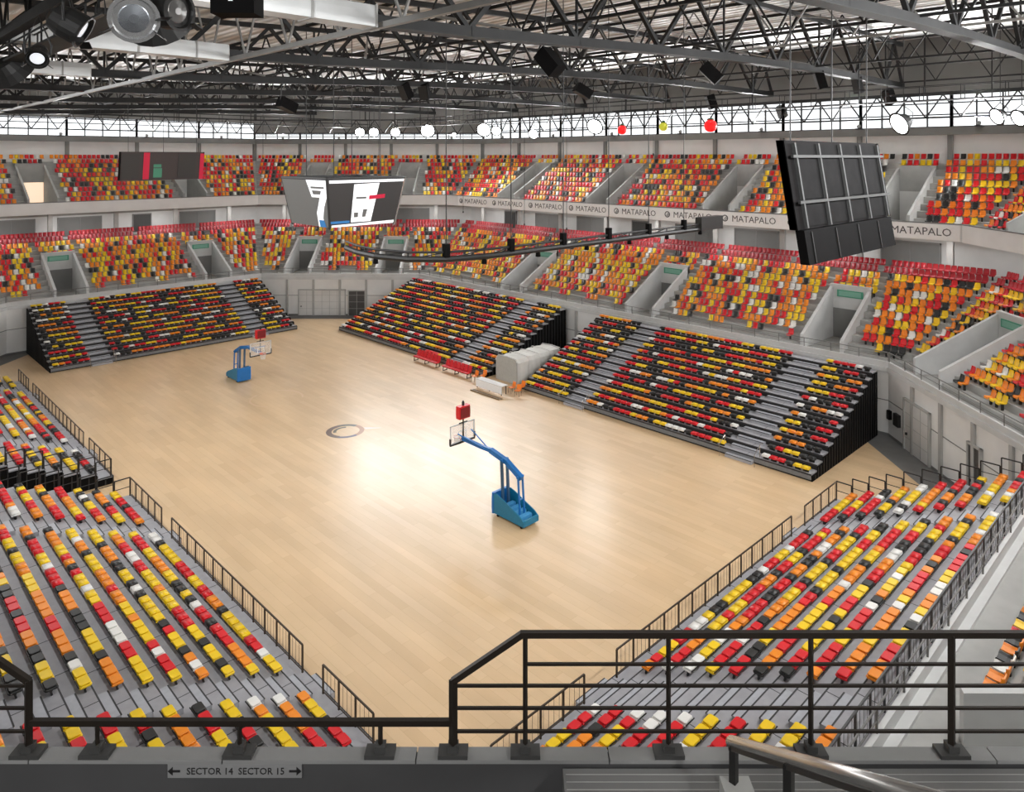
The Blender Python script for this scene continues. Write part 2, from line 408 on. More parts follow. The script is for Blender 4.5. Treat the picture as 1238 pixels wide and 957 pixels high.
# ------------------------------------------------------------------ concourse, balcony and upper terrace
OFA, OUP0, UP, UR, NUP = 6.8, 8.0, .8, .53, 10
ZU = 13.6
def urow_z(k): return ZU + .1 + UR * k
UVR = 8; UVW = 1.3
doorn = 10
for n in VIS:
    s = SD[n]; a, b = s.span(12.9)
    mb = MB(); mb.m(0); s.seg(mb, None, None, 12.9, 13.3, 9.0, 13.2)
    mb.m(1); s.seg(mb, None, None, 12.84, 12.9, 9.3, 9.5); s.seg(mb, None, None, 12.84, 12.9, 12.2, 12.9)
    mb.m(0)
    wc = mb.build('wall_concourse_' + n, [WALLW, CONC]); struct(wc)
    # concourse columns
    a, b = s.span(10.2); kk = max(2, int((b - a) / 6.6))
    for i in range(kk):
        t = a + (b - a) * (i + .5) / kk
        mb = MB(); s.seg(mb, t - .22, t + .22, 11.0, 11.4, 9.3, 13.0)
        c_ = mb.build('wall_column', CONC); struct(c_)
        # shallow grey panel or dark doorway on the wall behind
        tm = t + (b - a) / kk * .5
        if i < kk - 1:
            doorn += 1; dk = (i % 3 == 1)
            w = 1.0 if dk else 2.2
            mb = MB(); s.seg(mb, tm - w, tm + w, 12.78, 12.9, 9.5, 11.9); d = mb.build('door_%d' % doorn, DOORD if dk else WALLG); struct(d)
            fr = MB(); s.seg(fr, tm - w - .1, tm - w, 12.74, 12.9, 9.5, 12.0); s.seg(fr, tm + w, tm + w + .1, 12.74, 12.9, 9.5, 12.0); s.seg(fr, tm - w - .1, tm + w + .1, 12.74, 12.9, 11.9, 12.02)
            if not dk: s.seg(fr, tm - .04, tm + .04, 12.74, 12.8, 9.5, 11.9)
            fr.build('door_frame', TRUSSL, d)
    # balcony slab + fascia + upper rows
    mb = MB(); s.seg(mb, None, None, OFA, 13.4, 12.85, 13.2)
    s.seg(mb, None, None, OFA, OUP0, 13.2, ZU)
    for k in range(NUP):
        o0 = OUP0 + UP * k
        for t0, t1 in segs(0, 0, cuts(n, UVR, k, UPV, UVW + .2)): s.seg(mb, t0, t1, o0, o0 + UP, 13.2, urow_z(k))
        for c0, c1 in cuts(n, UVR, k, UPV, UVW + .2): s.seg(mb, c0, c1, o0, o0 + UP, 13.2, 13.6)
    oe = OUP0 + UP * NUP
    s.seg(mb, None, None, oe, oe + .9, 13.2, urow_z(NUP - 1))
    st = mb.build('floor_balcony_' + n, CONC); struct(st)
    mb = MB(); mb.m(0); s.seg(mb, None, None, OFA - .15, OFA, 12.85, 14.1); mb.m(1); s.seg(mb, None, None, OFA - .2, OFA + .06, 14.1, 14.18)
    f = mb.build('wall_fascia_' + n, [FASCIA, CONCD]); struct(f)
    for t in UPV[n]:
        ob = OUP0 + UP * UVR; w = MB()
        for sg in (-1, 1):
            aa, bb = t + sg * UVW, t + sg * (UVW + .2); t0, t1 = min(aa, bb), max(aa, bb)
            w.hexa([s.P(t0, OUP0 - .1, ZU), s.P(t1, OUP0 - .1, ZU), s.P(t1, ob + .3, ZU), s.P(t0, ob + .3, ZU),
                    s.P(t0, OUP0 - .1, ZU + .95), s.P(t1, OUP0 - .1, ZU + .95), s.P(t1, ob + .3, urow_z(UVR) + .35), s.P(t0, ob + .3, urow_z(UVR) + .35)])
        s.seg(w, t - UVW - .2, t + UVW + .2, ob - .06, ob + .2, ZU + 2.5, urow_z(UVR) + .35)
        wo = w.build('wall_stairwell_upper', CONC); struct(wo)
        d = MB(); s.seg(d, t - UVW, t + UVW, ob - .04, ob + .18, ZU, ZU + 2.5)
        lit = (n == 'far' and t > 0)
        d.build('door_stairwell', DAYP if lit else WALLW, wo)  # pale panels, one glowing, stand in for light inside the stairwell
    # rear wall, columns, ring beam
    ow = oe + .5
    mb = MB(); mb.m(0); s.seg(mb, None, None, ow, ow + .3, 18.0, 21.0)
    mb.m(1)
    a, b = s.span(ow); kk = max(2, round((b - a) / 7.2))
    for i in range(kk + 1):
        t = a + (b - a) * i / kk; s.seg(mb, t - .2, t + .2, ow - .25, ow, 18.4, 21.0)
    w = mb.build('wall_rear_' + n, [WALLW, BEAMG]); struct(w)
    mb = MB(); s.seg(mb, None, None, ow - .6, ow + .5, 20.9, 21.55); w = mb.build('trim_ring_beam_' + n, BEAMG); struct(w)
OW = OUP0 + UP * NUP + .5

# roof curve
def zc(X):      # underside of the trusses
    pts = [(-30, 23.4), (7, 23.5), (15, 23.62), (22, 23.9), (30, 24.35), (40, 24.75), (52, 25.05), (70, 25.1), (90, 24.9)]
    for (x0, z0), (x1, z1) in zip(pts, pts[1:]):
        if X <= x1: u = (X - x0) / (x1 - x0); return z0 + (z1 - z0) * u
    return 24.9
def zd(X): return zc(X) + 4.2
# clerestory: frames of the high windows and the dark gable above
ZC0 = 21.55
wn = 0
for n in VIS:
    s = SD[n]; a, b = s.span(OW + .1); L = b - a
    top = 22.5 if n == 'far_right' else (23.9 if n in ('far', 'far_left') else 24.6)
    kk = max(2, round(L / 7.2)); bw = L / kk
    for i in range(kk):
        wn += 1; t0, t1 = a + bw * i, a + bw * (i + 1)
        mb = MB()
        for j in range(5):
            t = t0 + (t1 - t0) * j / 4; ww = .12 if j in (0, 4) else .05
            s.seg(mb, t - ww, t + ww, OW, OW + .2, ZC0, top)
        for zz in (ZC0 + .04, ZC0 + (top - ZC0) * .36, ZC0 + (top - ZC0) * .68, top - .06): s.seg(mb, t0, t1, OW + .04, OW + .16, zz - .05, zz + .05)
        w = mb.build('window_%d' % wn, DKMET); struct(w)
        g = MB(); s.seg(g, t0 + .06, t1 - .06, OW + .09, OW + .11, ZC0, top); g.build('window_pane', GLASS, w)
    mb = MB(); s.seg(mb, None, None, OW - .1, OW + .4, top, 29.9); w = mb.build('wall_gable_' + n, WALLG); struct(w)
# roof deck
mb = MB(); xs = [-26 + 4 * i for i in range(27)]
base = len(mb.v)
for x in xs:
    mb.v += [(x, -24, zd(x)), (x, 108, zd(x)), (x, -24, zd(x) + .2), (x, 108, zd(x) + .2)]
for i in range(len(xs) - 1):
    p, r_ = i * 4, (i + 1) * 4
    mb.face((p, p + 1, r_ + 1, r_)); mb.face((p + 2, r_ + 2, r_ + 3, p + 3))
o = mb.build('ceiling', ROOFM); struct(o)
# side and back walls that close the hall behind the lens
mb = MB(); mb.box(-22.3, -22, -22, 106, -.3, 30); o = mb.build('wall_left_outer', WALLW); struct(o)
mb = MB(); mb.box(-22, 76, -22.3, -22, -.3, 30); o = mb.build('wall_near_outer', WALLW); struct(o)

# ------------------------------------------------------------------ seats
def prof_bucket(fine):
    pr = [(-.22, .36), (-.2, .43), (0, .40), (.15, .405), (.205, .46), (.26, .64), (.285, .80), (.28, .835)] if fine else [(-.22, .38), (.14, .40), (.21, .47), (.28, .83)]
    cols = [(-.205, .045), (-.14, 0), (.14, 0), (.205, .045)] if fine else [(-.19, .02), (.19, .02)]
    V = []; F = []
    for side in (0, 1):
        for i, (y, z) in enumerate(pr):
            for (x, lift) in cols:
                k = .86 if (fine and i >= len(pr) - 2) else 1
                yy = y; zz = z
                if i < len(pr) * .45: zz += lift
                else: yy -= lift
                if side: yy += .03 * (0 if i < len(pr) * .45 else 1); zz -= .03 * (1 if i < len(pr) * .45 else .3)
                V.append((x * k, yy, zz))
    nc = len(cols); npf = len(pr); S = nc * npf
    for i in range(npf - 1):
        for j in range(nc - 1):
            a = i * nc + j; F.append((a, a + nc, a + nc + 1, a + 1)); F.append((S + a, S + a + 1, S + a + nc + 1, S + a + nc))
    for i in range(npf - 1):
        a, b = i * nc, (i + 1) * nc; F.append((a, S + a, S + b, b)); a += nc - 1; b += nc - 1; F.append((a, b, S + b, S + a))
    for j in range(nc - 1):
        F.append((j, j + 1, S + j + 1, S + j)); a = (npf - 1) * nc + j; F.append((a, S + a, S + a + 1, a + 1))
    # pedestal down to the tread / riser
    n = len(V)
    for x0, x1, y0, y1, z0, z1 in ((-.05, .05, .0, .12, 0, .39),):
        V += [(x0, y0, z0), (x1, y0, z0), (x1, y1, z0), (x0, y1, z0), (x0, y0, z1), (x1, y0, z1), (x1, y1, z1), (x0, y1, z1)]
        for qd in ((0, 1, 5, 4), (1, 2, 6, 5), (2, 3, 7, 6), (3, 0, 4, 7)): F.append(tuple(n + k for k in qd))
    return V, F, len(F) - 4
def pad_mb(x0, x1, y0, y1, z0, z1, c=.04, mb=None):      # cushion-like block with chamfered corners and top
    mb = mb or MB(); n = len(mb.v)
    def loop(i, z):
        a0, a1, b0, b1 = x0 + i, x1 - i, y0 + i, y1 - i
        return [(a0 + c, b0, z), (a1 - c, b0, z), (a1, b0 + c, z), (a1, b1 - c, z), (a1 - c, b1, z), (a0 + c, b1, z), (a0, b1 - c, z), (a0, b0 + c, z)]
    h = z1 - z0
    mb.v += loop(.012, z0) + loop(0, z0 + h * .3) + loop(0, z1 - h * .3) + loop(.014, z1)
    mb.face([n + k for k in range(8)][::-1]); mb.face([n + 24 + k for k in range(8)])
    for L in range(3):
        for k in range(8): mb.face((n + L * 8 + k, n + L * 8 + (k + 1) % 8, n + L * 8 + 8 + (k + 1) % 8, n + L * 8 + 8 + k))
    return mb
def fold_pan(): return pad_mb(-.225, .225, -.18, .17, .17, .24)
def fold_back(): return pad_mb(-.205, .205, -.15, .16, .247, .30)
def fold_bracket():
    mb = MB(); mb.beam((-.12, -.02, 0), (-.12, .02, .17), .05, .10); mb.beam((.12, -.02, 0), (.12, .02, .17), .05, .10); mb.box(-.2, .2, -.03, .05, .14, .17); mb.tube([(-.215, .18, .245), (.215, .18, .245)], .02, 6); return mb

ALLT, ALLB = [], []     # every tip-up seat, every bucket seat:  (x, y, z, rot, colour, label)
def run_colours(n, w, rnd, mean=1.9):
    out = []; last = None
    while len(out) < n:
        c = rnd.choices(COLS, w)[0]
        if c == last: continue
        last = c; m = {'black': 1, 'white': 1.2}.get(c, mean)
        out += [c] * max(1, min(4, round(rnd.gauss(m, .9))))
    return out[:n]

# ------------------------------------------------------------------ telescopic stands
def telescopic(idname, label, origin, tv, ov, length, nrows, pitch, rise, aisles, seed, front_rails=(), side_rails=(), back_rail=False, desc='', tref='near', front_steps=(), skip=0):
    rnd = random.Random(seed); ox, oy = origin
    def P(t, o, z): return (ox + tv[0] * t + ov[0] * o, oy + tv[1] * t + ov[1] * o, z)
    def bx(mb, t0, t1, o0, o1, z0, z1):
        return mb.hexa([P(t0, o0, z0), P(t1, o0, z0), P(t1, o1, z0), P(t0, o1, z0), P(t0, o0, z1), P(t1, o0, z1), P(t1, o1, z1), P(t0, o1, z1)])
    T = thing('telescopic_stand', label, 'bleacher', P(length / 2, 0, 0), 'telescopic bleachers around the court')
    Z0 = .42
    for i in range(nrows):
        z = Z0 + rise * i
        mb = MB(); bx(mb, 0, length, i * pitch, (i + 1) * pitch + .06, z - .07, z)
        mb.m(1)
        bx(mb, 0, length, i * pitch - .012, i * pitch + .03, z - .075, z + .006)     # dark nosing
        k = 2.05
        t = k
        while t < length - .5:
            bx(mb, t - .012, t + .012, i * pitch + .03, (i + 1) * pitch, z, z + .004); t += k
        mb.build('row_deck', [DECK, GROUT], T)
        mb = MB(); bx(mb, 0.02, length - .02, i * pitch + .03, i * pitch + .07, (z - rise if i else 0), z - .07); mb.build('riser', RISER, T)
        for (a0, a1) in aisles:
            mb = MB(); zl = (z - rise) if i else 0
            bx(mb, a0, a1, i * pitch - pitch * .42, i * pitch - .014, zl, zl + (z - zl) * .5)
            mb.m(1); bx(mb, a0, a1, i * pitch - pitch * .42 - .012, i * pitch - pitch * .42 + .03, zl + (z - zl) * .5 - .03, zl + (z - zl) * .5 + .005)
            mb.build('aisle_step', [STEP, GROUT], T)
    # light bumper strip along the bottom of the front
    mb = MB(); bx(mb, 0, length, -.02, .028, .10, .34); mb.build('front_board', mat('front_board', (118, 120, 122), .5, var=.08), T)
    top = Z0 + rise * (nrows - 1)
    for tt in (-.06, length):
        pts = [P(tt, 0, 0)]
        for i in range(nrows):
            z = Z0 + rise * i - .08; pts += [P(tt, i * pitch, z)] if i == 0 else [P(tt, i * pitch, z - rise), P(tt, i * pitch, z)]
        pts += [P(tt, nrows * pitch, top - .08), P(tt, nrows * pitch, 0)]
        mb = MB(); mb.prism(pts, np.array(P(.06, 0, 0)) - np.array(P(0, 0, 0)))
        sp = mb.build('side_panel', BLACK, T)
        for i in range(1, nrows * 2):
            rb = MB()
            o = i * pitch / 2; z = Z0 + rise * (i // 2) - .12; tq = tt - .03 if tt < 0 else tt + .06
            bx(rb, tq, tq + .03, o - .03, o + .03, 0.02, z); rb.build('side_rib', DKMET, sp)
    def rail(a, b, h=1.0, z=0.0, mt=RAILM, nm='guard_rail'):
        A, B = np.array(a, float), np.array(b, float); L = np.linalg.norm(B - A); n = max(1, round(L / 1.0)); mb = MB()
        up = np.array((0, 0, h))
        mb.beam(A + up, B + up, .05); mb.beam(A + up * .08, B + up * .08, .03)
        for k in range(n + 1):
            q_ = A + (B - A) * k / n; mb.beam(q_, q_ + up, .055)
        nb = max(2, round(L / .25))
        for k in range(nb + 1):
            q_ = A + (B - A) * k / nb; mb.beam(q_ + up * .08, q_ + up, .009)
        mb.build(nm, mt, T)
    for t0, t1 in front_rails: rail(P(t0, .12, Z0), P(t1, .12, Z0), 1.0)
    for tt in side_rails:
        for i in range(nrows):
            z = Z0 + rise * i
            mb = MB(); o0, o1 = i * pitch + .1, (i + 1) * pitch + .04
            mb.beam(P(tt, o0, Z0 + rise * i), P(tt, o0, z + 1.0), .05); mb.beam(P(tt, o0, z + 1.0), P(tt, o1, z + 1.0), .05); mb.beam(P(tt, o1, z), P(tt, o1, z + 1.0), .05)
            mb.beam(P(tt, o0, z + .5), P(tt, o1, z + .5), .03)
            mb.build('side_rail', DKMET, T)
    if back_rail: rail(P(0, nrows * pitch - .06, top), P(length, nrows * pitch - .06, top), 1.05, mt=mat('rail_grey', (92, 92, 92), .4, .5), nm='back_rail')
    for (a0, a1) in front_steps:
        mb = MB()
        for a in (a0, a1):
            mb.tube([P(a, -.5, 0), P(a, -.5, .75), P(a, .2, 1.15), P(a, .2, .42)], .025, 6)
        mb.build('step_handrail', STEEL, T)
    # seats, fixed on the decks: listed here, built later
    for i in range(skip, nrows):
        n = int((length - .3) / .5); cl = run_colours(n, (26, 26, 20, 12, 22), rnd, 2.1); k = 0
        for j in range(n):
            t = .4 + .5 * j
            if any(a0 - .22 < t < a1 + .22 for a0, a1 in aisles): continue
            k += 1
            p = P(t, i * pitch + .22, Z0 + rise * i)
            rot = math.atan2(ov[1], ov[0]) - math.pi / 2
            ALLT.append((p[0], p[1], p[2], rot, cl[j], '%s fold-down seat, %s row up of %s, %s from its %s end' % (cl[j], ordn(i + 1), desc, ordn(k), tref)))
    return T
telescopic('FL', 'far telescopic bleacher in the left background, light grey steps, black left end panel', (15.8, 74.4), (1, 0), (0, 1), 23.5, 12, .78, .36, [(3.2, 4.9), (18.4, 20.1)], 11, desc='far bleacher', tref='left', front_steps=[(3.0, 5.1)])
telescopic('FR1', 'telescopic bleacher behind the red benches, beyond the white tunnel', (42.4, 46.8), (0, 1), (1, 0), 23.9, 13, .8, .33, [(3.4, 5.1)], 12, desc='bleacher behind red benches')
telescopic('FR2', 'large telescopic bleacher on the right between white tunnel and corner wall', (42.4, 18.4), (0, 1), (1, 0), 24.0, 13, .8, .33, [(3.6, 5.4), (17.3, 19.1)], 13, desc='right bleacher', front_steps=[(3.3, 5.7), (17.0, 19.4)])
telescopic('NL1', 'nearest telescopic bleacher at lower left, facing the court', (13.1, 19.4), (0, 1), (-1, 0), 24.1, 12, .86, .355, [(3.35, 4.65), (17.75, 18.95)], 14, front_rails=[(.2, 3.3), (4.75, 17.7), (19.1, 24.0)], side_rails=(24.0,), desc='lower left bleacher', skip=1)
telescopic('NL2', 'telescopic bleacher at the left edge, beyond the dark gap', (13.1, 46.8), (0, 1), (-1, 0), 25.3, 12, .86, .355, [(4.5, 5.8), (20.0, 21.5)], 15, front_rails=[(.1, 4.5), (5.8, 20.0), (21.5, 25.2)], side_rails=(.05,), desc='left edge bleacher', skip=1)
telescopic('NR', 'near end telescopic bleacher at lower right seen from behind', (14.6, 16.2), (1, 0), (0, -1), 25.8, 11, .845, .39, [(4.6, 6.2), (20.3, 21.6)], 16, front_rails=[(.2, 4.5), (6.3, 20.2), (21.7, 25.6)], side_rails=(25.7,), back_rail=True, desc='lower right bleacher', tref='left', skip=1)

# bucket seats of both terraces
def terrace_seats():
    rnd = random.Random(5)
    for n in VIS:
        s = SD[n]; nice = {'near': 'the near end', 'near_right': 'the right corner', 'right': 'the right side', 'far_right': 'the far corner', 'far': 'the far end', 'far_left': 'the far left corner'}[n]
        rot = math.atan2(s.n[1], s.n[0]) - math.pi / 2
        for tier in (0, 1):
            rows = NROW + 2 if tier == 0 else NUP
            for k in range(rows):
                o = (R0 + RP * k + .42) if tier == 0 else (OUP0 + UP * k + .45); z = row_z(k) if tier == 0 else urow_z(k)
                a, b = s.span(o); a += .45; b -= .45; voms = (LOWV if tier == 0 else UPV)[n]
                half = (VW + 1.0) if tier == 0 else (UVW + 1.0); lim = VROWS if tier == 0 else UVR
                j = 0; t = a; cnt = 0
                hub = sorted(voms)
                if n == 'near':
                    if tier: continue
                    t = NEAR0 + RP * k + .7
                while t < b:
                    ok = True
                    for v in voms:
                        if k < lim and abs(t - v) < half: ok = False
                        if k >= lim and not (tier == 0 and k >= NROW) and abs(abs(t - v) - half + .4) < .3: ok = False
                    if tier == 0 and k == 0 and n != 'near' and int((t - a) / 1.7) % 2: ok = False
                    if tier == 0 and k >= NROW and int((t - a) / .43) % 17 == 16: ok = False
                    if ok:
                        cnt += 1
                        if tier == 0 and k >= NROW: c = 'dark red'
                        elif tier == 0: c = rnd.choices(COLS, (23, 24, 30, 11, 12))[0]
                        else: c = rnd.choices(COLS, (36, 15, 24, 9, 16))[0]
                        p = s.P(t, o, z)
                        ALLB.append((p[0], p[1], p[2], rot, c, '%s bucket seat, %s row of %s terrace at %s, %s from right' % (c, ordn(k + 1), 'lower' if tier == 0 else 'upper', nice, ordn(cnt))))
                    t += .43 if (tier == 0 and k >= NROW) else .5
terrace_seats()

def in_view(x, y, z, ymax=900):
    px, py, d = project(x, y, z + .4)
    return -4 < px < 1242 and -4 < py < ymax, d
def split(lst, n):
    c = []
    for i, s_ in enumerate(lst):
        ok, d = in_view(s_[0], s_[1], s_[2])
        if ok: c.append((d, i))
    c.sort(); pick = set(i for d, i in c[:n])
    return [lst[i] for d, i in c[:n]], [s_ for i, s_ in enumerate(lst) if i not in pick]
near_t, rest_t = split(ALLT, 300)
near_b, rest_b = split(ALLB, 300)

# tip-up seats: 300 nearest as individual things
pans = {c: fold_pan().mesh('seat_pad_' + c, m) for c, m in SEATC.items()}
backs = {c: fold_back().mesh('seat_back_' + c, m) for c, m in SEATC.items()}
brk = fold_bracket().mesh('seat_bracket', DKMET)
protos = {}
for (x, y, z, r, c, lab) in near_t:
    if c not in protos:
        T = thing('folding_seat', lab, 'seat', (x, y, z), 'fold-down seats of the two near bleachers', r)
        for nm, me in (('seat_pad', pans[c]), ('folded_back', backs[c]), ('bracket', brk)):
            o = bpy.data.objects.new(nm, me); C.objects.link(o); o.parent = T
        protos[c] = T
    else:
        T = copy_tree(protos[c]); T.location = (x, y, z); T.rotation_euler = (0, 0, r); T['label'] = lab
vb, fb, nshell = prof_bucket(True)
bmesh_c = {}
for c, m in SEATC.items():
    me = bpy.data.meshes.new('bucket_seat_' + c); me.from_pydata(vb, [], fb); me.materials.append(m); me.materials.append(DKMET)
    me.polygons.foreach_set('material_index', [0] * nshell + [1] * 4); me.update(); bmesh_c[c] = me
pb = {}
for (x, y, z, r, c, lab) in near_b:
    if c not in pb:
        o = bpy.data.objects.new('bucket_seat', bmesh_c[c]); C.objects.link(o); pb[c] = o
    else:
        o = pb[c].copy(); C.objects.link(o)
    o.location = (x, y, z); o.rotation_euler = (0, 0, r); tag(o, lab, 'seat', 'bucket seats of the terraces')

def stuff(name, base_list, lst, label, cat):
    """one mesh with every remaining seat; base_list = [(verts, faces, material index or None for seat colour)]"""
    Vs, Fs, Ms, n = [], [], [], 0
    for (x, y, z, r, c, lab) in lst:
        cr, sr = math.cos(r), math.sin(r)
        for V, F, mi in base_list:
            W = np.empty_like(V); W[:, 0] = V[:, 0] * cr - V[:, 1] * sr + x; W[:, 1] = V[:, 0] * sr + V[:, 1] * cr + y; W[:, 2] = V[:, 2] + z
            Vs.append(W); Fs.append(F + n); Ms.append(np.full(len(F), ALLC.index(c) if mi is None else mi, np.int32)); n += len(V)
    V = np.concatenate(Vs); F = np.concatenate(Fs); M = np.concatenate(Ms)
    me = bpy.data.meshes.new(name); me.vertices.add(len(V)); me.vertices.foreach_set('co', V.astype(np.float32).ravel())
    me.loops.add(F.size); me.loops.foreach_set('vertex_index', F.astype(np.int32).ravel())
    me.polygons.add(len(F)); me.polygons.foreach_set('loop_start', np.arange(0, F.size, 4, dtype=np.int32))
    for c in ALLC: me.materials.append(SEATC[c])
    me.materials.append(DKMET)
    me.polygons.foreach_set('material_index', M); me.update(calc_edges=True); me.validate()
    o = bpy.data.objects.new(name, me); C.objects.link(o); tag(o, label, cat, kind='stuff'); return o
def boxq(x0, x1, y0, y1, z0, z1):
    V = np.array([(x0, y0, z0), (x1, y0, z0), (x1, y1, z0), (x0, y1, z0), (x0, y0, z1), (x1, y0, z1), (x1, y1, z1), (x0, y1, z1)], float)
    F = np.array([(3, 2, 1, 0), (4, 5, 6, 7), (0, 1, 5, 4), (1, 2, 6, 5), (2, 3, 7, 6), (3, 0, 4, 7)]); return V, F
a_, b_, c_ = boxq(-.225, .225, -.18, .17, .17, .24), boxq(-.205, .205, -.15, .16, .247, .30), boxq(-.16, .16, -.04, .04, 0, .17)
stuff('folding_seats', [(a_[0], a_[1], None), (b_[0], b_[1], None), (c_[0], c_[1], 6)], rest_t, 'rows of mixed red, yellow, orange, white and black fold-down seats on the farther bleachers', 'seats')
V2, F2, ns2 = prof_bucket(False)
V2 = np.array(V2); Fq = np.array(F2[:ns2]); Fp = np.array(F2[ns2:])
stuff('bucket_seats', [(V2, Fq, None)], rest_b, 'blocks of mixed orange, red, yellow, white and black bucket seats on both terraces', 'seats')
#PART2

# ------------------------------------------------------------------ basketball goals
def make_goal(label):
    T = thing('basketball_goal', label, 'basketball hoop', (0, 0, 0), 'portable basketball goals')
    # local: +x towards the court, base centre at the origin
    side = [(1.1, .14), (1.1, 1.12), (.92, 1.22), (.55, 1.12), (-.85, .62), (-1.15, .42), (-1.15, .14)]
    b = MB()
    for y0 in (-.56, .5): b.prism([(x, y0, z) for x, z in side], (0, .06, 0))
    b.box(-1.12, 1.08, -.5, .5, .14, .24); b.box(-1.15, -1.02, -.5, .5, .14, .46)
    base = b.build('base', TEAL, T, bevel=.02)
    p = MB(); pad_mb(1.06, 1.26, -.6, .6, .12, 1.2, .05, p); p.build('front_pad', BLUE, base)
    for k, x in enumerate((-.85, -.45, -.05, .32)):
        w = MB(); pad_mb(x, x + .3, -.4, .4, .245, .5 + .06 * k, .03, w); w.build('ballast_block', BLUEL, base)
    for x in (-.9, .85):
        for y in (-.45, .45):
            w = MB(); w.lathe((x, y - .05, .07), [(.07, 0), (.07, .1)], 14, (0, 1, 0)); w.build('wheel', BLACK, base)
    for y in (-.2, .2):
        u = MB(); u.beam((.72, y, .24), (.86, y, 2.86), .13, .11); u.build('front_upright', mat('upright_steel_blue', (64, 98, 128), .4, .3), T)
    u = MB(); u.beam((-.5, -.16, .24), (-.34, -.16, 2.4), .08); u.beam((-.5, .16, .24), (-.34, .16, 2.4), .08); u.beam((-.42, -.16, 1.2), (-.42, .16, 1.2), .05); u.build('rear_upright', BLUE, T)
    a = MB()
    pth = [(-.46, 2.28), (.6, 2.82), (1.9, 3.08), (2.6, 3.05), (4.23, 3.08)]
    for (x0, z0), (x1, z1) in zip(pth, pth[1:]):
        w = .26 if x0 < 1.5 else .2
        a.beam((x0, 0, z0), (x1 + .04, 0, z1), w, w * 1.0)
    a.beam((-.34, -.24, 2.34), (-.34, .24, 2.34), .12)
    a.beam((.86, -.26, 2.88), (.86, .26, 2.88), .14)
    arm = a.build('arm', BLUE, T, bevel=.02)
    a = MB(); a.beam((1.7, 0, 2.92), (4.1, -.5, 3.5), .05); a.beam((1.7, 0, 2.92), (4.1, .5, 3.5), .05); a.build('brace', BLUE, arm)
    bx = 4.33
    f = MB()
    for y0, y1, z0, z1 in ((-.9, .9, 2.9, 2.96), (-.9, .9, 3.89, 3.95), (-.9, -.84, 2.9, 3.95), (.84, .9, 2.9, 3.95)): f.box(bx - .05, bx, y0, y1, z0, z1)
    bb = f.build('backboard_frame', DOORW, T)
    g = MB(); g.box(bx - .03, bx - .015, -.84, .84, 2.96, 3.89); g.build('backboard_pane', BOARDG, bb)
    g = MB()
    for y0, y1, z0, z1 in ((-.3, .3, 3.05, 3.1), (-.3, .3, 3.46, 3.51), (-.3, -.25, 3.05, 3.51), (.25, .3, 3.05, 3.51)): g.box(bx - .012, bx - .004, y0, y1, z0, z1)
    g.build('target_square', NETW, bb)
    g = MB(); pad_mb(bx - .1, bx + .03, -.92, .92, 2.84, 2.93, .02, g); g.box(bx - .08, bx + .02, -.93, -.86, 2.93, 3.25); g.box(bx - .08, bx + .02, .86, .93, 2.93, 3.25); g.build('edge_padding', DKMET, bb)
    r = MB(); r.ring((bx + .38, 0, 3.05), .235, .016, 28, 6); r.box(bx, bx + .15, -.1, .1, 2.98, 3.06); rim = r.build('rim', REDN, T)
    nt = MB()
    for k in range(14):
        a0 = 2 * math.pi * k / 14
        for dr in (1, -1):
            a1 = a0 + dr * .45
            nt.beam((bx + .38 + .23 * math.cos(a0), .23 * math.sin(a0), 3.04), (bx + .38 + .15 * math.cos(a1), .15 * math.sin(a1), 2.62), .012)
    nt.build('net', NETW, rim)
    s_ = MB(); s_.beam((bx - .1, 0, 3.1), (bx - .1, 0, 4.3), .06); s_.beam((bx - .1, -.3, 4.0), (bx - .1, .3, 4.0), .05); s_.build('clock_post', DKMET, T)
    c = MB(); pad_mb(bx - .28, bx + .1, -.4, .4, 4.25, 4.95, .03, c); sc_ = c.build('shot_clock', REDP, T)
    for xx in (bx - .31, bx + .1): c = MB(); c.box(xx, xx + .03, -.34, .34, 4.31, 4.89); c.build('clock_face', mat('clock_face', (120, 20, 26), .4, var=.02), sc_)
    c = MB(); c.box(bx - .14, bx - .04, -.06, .06, 4.95, 5.15); c.lathe((bx - .09, 0, 5.15), [(.05, 0), (.05, .06)], 10); c.build('signal_horn', DKMET, sc_)
    return T
g1 = make_goal('blue portable basketball goal nearest the camera with red shot clock'); g1.location = (26.9, 27.33, 0); g1.rotation_euler = (0, 0, math.pi / 2)
g2 = copy_tree(g1); g2.location = (26.9, 61.27, 0); g2.rotation_euler = (0, 0, -math.pi / 2); g2['label'] = 'far blue portable basketball goal in front of the left background bleacher'

# centre mark, and faint worn arcs of the free-throw circles
def flat_ring(mb, c, r0, r1, a0, a1, n=40, z=.004):
    for k in range(n):
        u, v = a0 + (a1 - a0) * k / n, a0 + (a1 - a0) * (k + 1) / n
        mb.poly([(c[0] + r0 * math.cos(u), c[1] + r0 * math.sin(u), z), (c[0] + r1 * math.cos(u), c[1] + r1 * math.sin(u), z), (c[0] + r1 * math.cos(v), c[1] + r1 * math.sin(v), z), (c[0] + r0 * math.cos(v), c[1] + r0 * math.sin(v), z)])
CC = (27.1, 44.4); pi = math.pi
mb = MB()
mb.m(0); flat_ring(mb, CC, .92, 1.3, pi * .45, pi * 1.2)
mb.m(1); flat_ring(mb, CC, .98, 1.3, -pi * .45, pi * .1)
mb.m(2); flat_ring(mb, CC, 1.0, 1.3, pi * 1.2, pi * 1.55)
mb.m(3); flat_ring(mb, CC, .95, 1.3, pi * .1, pi * .45); flat_ring(mb, CC, .6, .82, pi * .3, pi * .9)
mb.m(4); mb.poly([(CC[0] + 1.2, CC[1] - .7, .004), (CC[0] + 2.2, CC[1] - 1.3, .004), (CC[0] + 1.3, CC[1] - .3, .004)])
